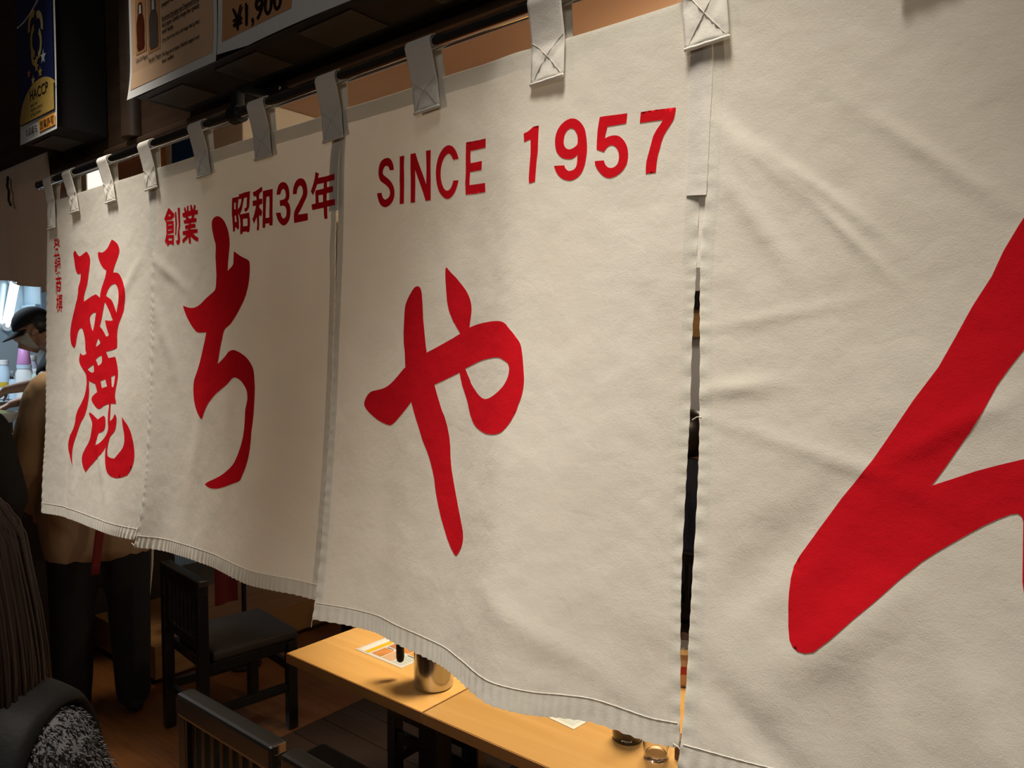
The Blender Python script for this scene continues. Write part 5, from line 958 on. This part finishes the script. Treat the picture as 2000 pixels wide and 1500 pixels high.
for i in range(420):
    ph = 146 + 248 * rnd.random(); dph = rnd.uniform(-6, 6); r_ = rnd.uniform(.985, 1.045); v1 = rnd.uniform(.82, 1.03); fr = rnd.random() < .05
    pts_ = []
    for v in np.linspace(.04, v1, 14):
        p = hair_pt(ph + dph * v, v); c = Vector((0, -.005, p.z)); p = c + (p - c) * (r_ + .02 * math.sin(v * 9 + i) * v + (.12 * v ** 3 if fr else 0)); pts_.append(Mw @ p)
    lk.tube(pts_, [.0036 * (1 - .75 * q / 13) if not fr else .0007 for q in range(14)], 5, cap=False)
obj('hair_locks', lk, M_HAIRB, wo, smooth=True, kind='stuff')
bpk = thing('backpack', 'black backpack on the back of the person in grey fleece', 'bag', tuple(Mw @ Vector((0, -.22, .95))))
def BP(u, v):
    a = 2 * math.pi * u; c, s_ = math.cos(a), math.sin(a); k = (abs(c) ** 3.2 + abs(s_) ** 3.2) ** (-1 / 3.2)
    z_ = v; e = 1 if v < .75 else math.sqrt(max(0, 1 - ((v - .75) / .25) ** 2.2)); e *= min(1, .75 + v * 3)
    return Mw @ Vector((.185 * k * c * (.55 + .45 * e) * (1 if e > .02 else .02), -.245 + .075 * k * s_ * (.5 + .5 * e), .90 + .455 * v))
M_PACK = mat('black_nylon', (.006, .006, .0055), .6, spec=.12, var=.15, bump=.2, bscale=200)
pk_ = obj('body', MB().grid(BP, 48, 26), M_PACK, bpk, smooth=True)
obj('piping', MB().tube([BP(u, .955) for u in np.linspace(0, 1, 40)], .004, 8), M_PACK, bpk, smooth=True)
obj('top_panel', MB().grid(lambda u, v: Vector(BP(u, 1.0)).lerp(Mw @ Vector((0, -.245, 1.362)), v), 40, 4), M_PACK, bpk, smooth=True)
for s in (-1, 1):
    spts = [(.092, 1.20), (.097, 1.33), (.062, 1.412), (.0, 1.437), (-.062, 1.415), (-.108, 1.345), (-.138, 1.23), (-.158, 1.06)]
    def SS(u, v):
        q = v * (len(spts) - 1); yy = float(cr(q, range(len(spts)), [p[0] for p in spts])); zz = float(cr(q, range(len(spts)), [p[1] for p in spts]))
        xx = .055 + .150 * u; dome = .012 * math.sin(math.pi * min(1, max(0, u))) ** .5  # padded strap, made wider to stand for the hair's shadow beside it too
        return Mw @ Vector((s * xx, yy + (dome if yy > .03 else -dome if yy < -.03 else 0), zz + dome - .035 * max(0, u - .6)))
    st_ = obj('shoulder_strap', MB().grid(SS, 12, 40), M_PACK, bpk, smooth=True)
    md = st_.modifiers.new('t', 'SOLIDIFY'); md.thickness = .012; md.offset = -1
# ------------------------------------------------------------------ kitchen side
stp = obj('wooden_step', MB().box(-4.15, -3.47, .72, 3.2, .03, .19, .004).box(-4.12, -3.52, .76, 3.16, 0, .031), wood('step_wood', (.20, .10, .035), (.27, .14, .05), .5, 'Y', 3))
tag(stp, 'low brown wooden step at the back left behind the chairs', 'step')
kf = struct('floor_kitchen', MB().box(-7.0, -4.62, -.5, 3.2, 0, .2), M_STEELD)
kc = thing('counter', 'serving counter with a cream ledge beside the kitchen', 'counter', (-4.35, .45, 0))
obj('carcass', MB().box(-4.50, -4.22, -.45, 1.2, 0, 1.10, .004), M_PLATF, kc)
obj('ledge', MB().box(-4.53, -4.19, -.47, 1.22, 1.10, 1.135, .005), M_CREAM, kc)
wt = thing('worktop', 'steel worktop the cook reaches over', 'worktop', (-5.0, .2, .2))
obj('top', MB().box(-5.75, -4.62, -.45, .52, 1.10, 1.14, .005), M_STEEL, wt)
obj('front_panel', MB().box(-5.72, -4.66, -.42, .49, .2, 1.10, .004), M_STEELD, wt)
obj('back_edge', MB().box(-5.75, -4.62, .50, .525, 1.14, 1.20, .003), M_BLACKP, wt)
def lathe_thing(name, label, cat, c, parts, group=None):
    t = thing(name, label, cat, c, group)
    for nm, prof, m_ in parts: obj(nm, MB().lathe(prof, c, 24), m_, t, smooth='auto')
    return t
bw = at(12, 822, 4.15) + Vector((0, -.06, 0))
lathe_thing('white_bowl', 'white bowl of greens under the cook\'s hand', 'bowl', (bw.x, bw.y, 1.14), [('bowl', [(.04, 0), (.06, .005), (.10, .06), (.115, .105), (.11, .105), (.095, .06), (.05, .02), (.005, .018)], M_WHT), ('greens', [(.09, .07), (.085, .095), (.05, .115), (.005, .12)], mat('greens', (.40, .42, .14), .7, var=.4, scale=60))])
# wall shelf with kitchen ware, X about -6.2
sh_t = thing('shelf', 'steel wall shelf holding jars and tubs behind the cook', 'shelf', (-6.3, 1.0, 1.20))
obj('board', MB().box(-6.60, -6.02, .35, 2.1, 1.20, 1.225, .003), M_STEEL, sh_t)
obj('upright', MB().box(-6.60, -6.57, .35, .38, .2, 2.0, .002), M_STEELD, sh_t)
obj('upright', MB().box(-6.60, -6.57, 2.07, 2.1, .2, 2.0, .002), M_STEELD, sh_t)
def S(px, dd=0): p = at(px, 772, 5.45 + dd); return (p.x, p.y, 1.2255)
J = lambda r, h: [(r * .8, 0), (r, .004), (r, h * .8), (r * .8, h * .92), (r * .8, h), (.003, h)]
M_PINK = mat('pink_plastic', (.62, .28, .55), .4); M_PALEG = mat('pale_green_plastic', (.55, .66, .58), .35); M_YEL = mat('yellow_label', (.62, .42, .03), .5); M_ICE = mat('pale_blue_plastic', (.55, .68, .78), .3)
def ware(name, label, cat, px, r, h, m1, m2, dd=0):
    c = S(px, dd)
    return lathe_thing(name, label, cat, c, [('body', J(r, h), m1), ('lid', [(r * .82, h * .93), (r * .86, h * .94), (r * .86, h * 1.06), (.003, h * 1.07)], m2)])
a_ = ware('storage_tub', 'pale tub with a yellow label at the left end of the kitchen shelf', 'tub', 6, .05, .27, M_ICE, M_WHT)
cc = S(6); obj('label', MB().lathe([(.0506, .09), (.051, .092), (.051, .125), (.0506, .127)], cc, 24, cap=False), M_YEL, a_, smooth=True)
ware('storage_jar', 'grey steel jar right of the yellow-labelled tub', 'jar', 21, .03, .19, M_STEEL, M_WHT, .14)
ware('storage_jar', 'slim clear jar in the middle of the kitchen shelf', 'jar', 26, .026, .16, M_ICE, M_STEEL, -.02)
ware('white_tub', 'large white tub under the pink cup', 'tub', 49, .056, .24, M_WHT, M_ICE)
lathe_thing('pink_cup', 'pink plastic cup upside down on the white tub', 'cup', (S(49)[0], S(49)[1], 1.225 + .257), [('cup', [(.045, 0), (.046, .003), (.032, .115), (.028, .12), (.003, .121)], M_PINK)])
ware('pale_bottle', 'pale green bottle beside the cook\'s shirt', 'bottle', 74, .034, .21, M_PALEG, M_WHT)
ware('white_canister', 'white canister right of the pink cup', 'canister', 61, .05, .30, mat('lilac_plastic', (.55, .55, .70), .3), M_WHT, .22)
# hood, tube lamp
M_HOOD = mat('blue_grey_steel', (.26, .36, .43), .5, .6, var=.08)
hd_ = thing('extractor_hood', 'steel extractor hood and duct above the kitchen shelf', 'hood', (-6.7, 1.2, 1.9))
obj('duct', MB().box(-6.98, -6.62, 1.36, 1.9, 1.72, 2.50, .006), M_HOOD, hd_)
obj('canopy', MB().add([(-6.98, 1.32, 1.70), (-6.55, 1.32, 1.70), (-6.55, 2.0, 1.70), (-6.98, 2.0, 1.70), (-6.98, 1.34, 1.95), (-6.68, 1.34, 1.95), (-6.68, 1.95, 1.95), (-6.98, 1.95, 1.95)], [(0, 1, 2, 3), (4, 5, 6, 7), (0, 1, 5, 4), (1, 2, 6, 5), (2, 3, 7, 6), (3, 0, 4, 7)]), M_HOOD, hd_)
tl_ = thing('tube_lamp', 'bright white tube lamp on the kitchen wall', 'lamp', (-6.9, 1.22, 1.8))
p0, p1 = at(30, 548, 6.0), at(12, 638, 6.0)
obj('tube', MB().tube([p0, p1], .032, 16), mat('lit_tube', (.9, .95, 1), .3, emit=(.85, .95, 1), estr=5.0), tl_, smooth=True)
obj('batten', MB().tube([p0 + Vector((-.045, 0, 0)), p1 + Vector((-.045, 0, 0))], .022, 8), M_WHT, tl_)
for p in (p0, p1): obj('end_holder', MB().tube([p + Vector((-.06, 0, 0)), p + Vector((.03, 0, 0))], .036, 12), M_WHT, tl_)
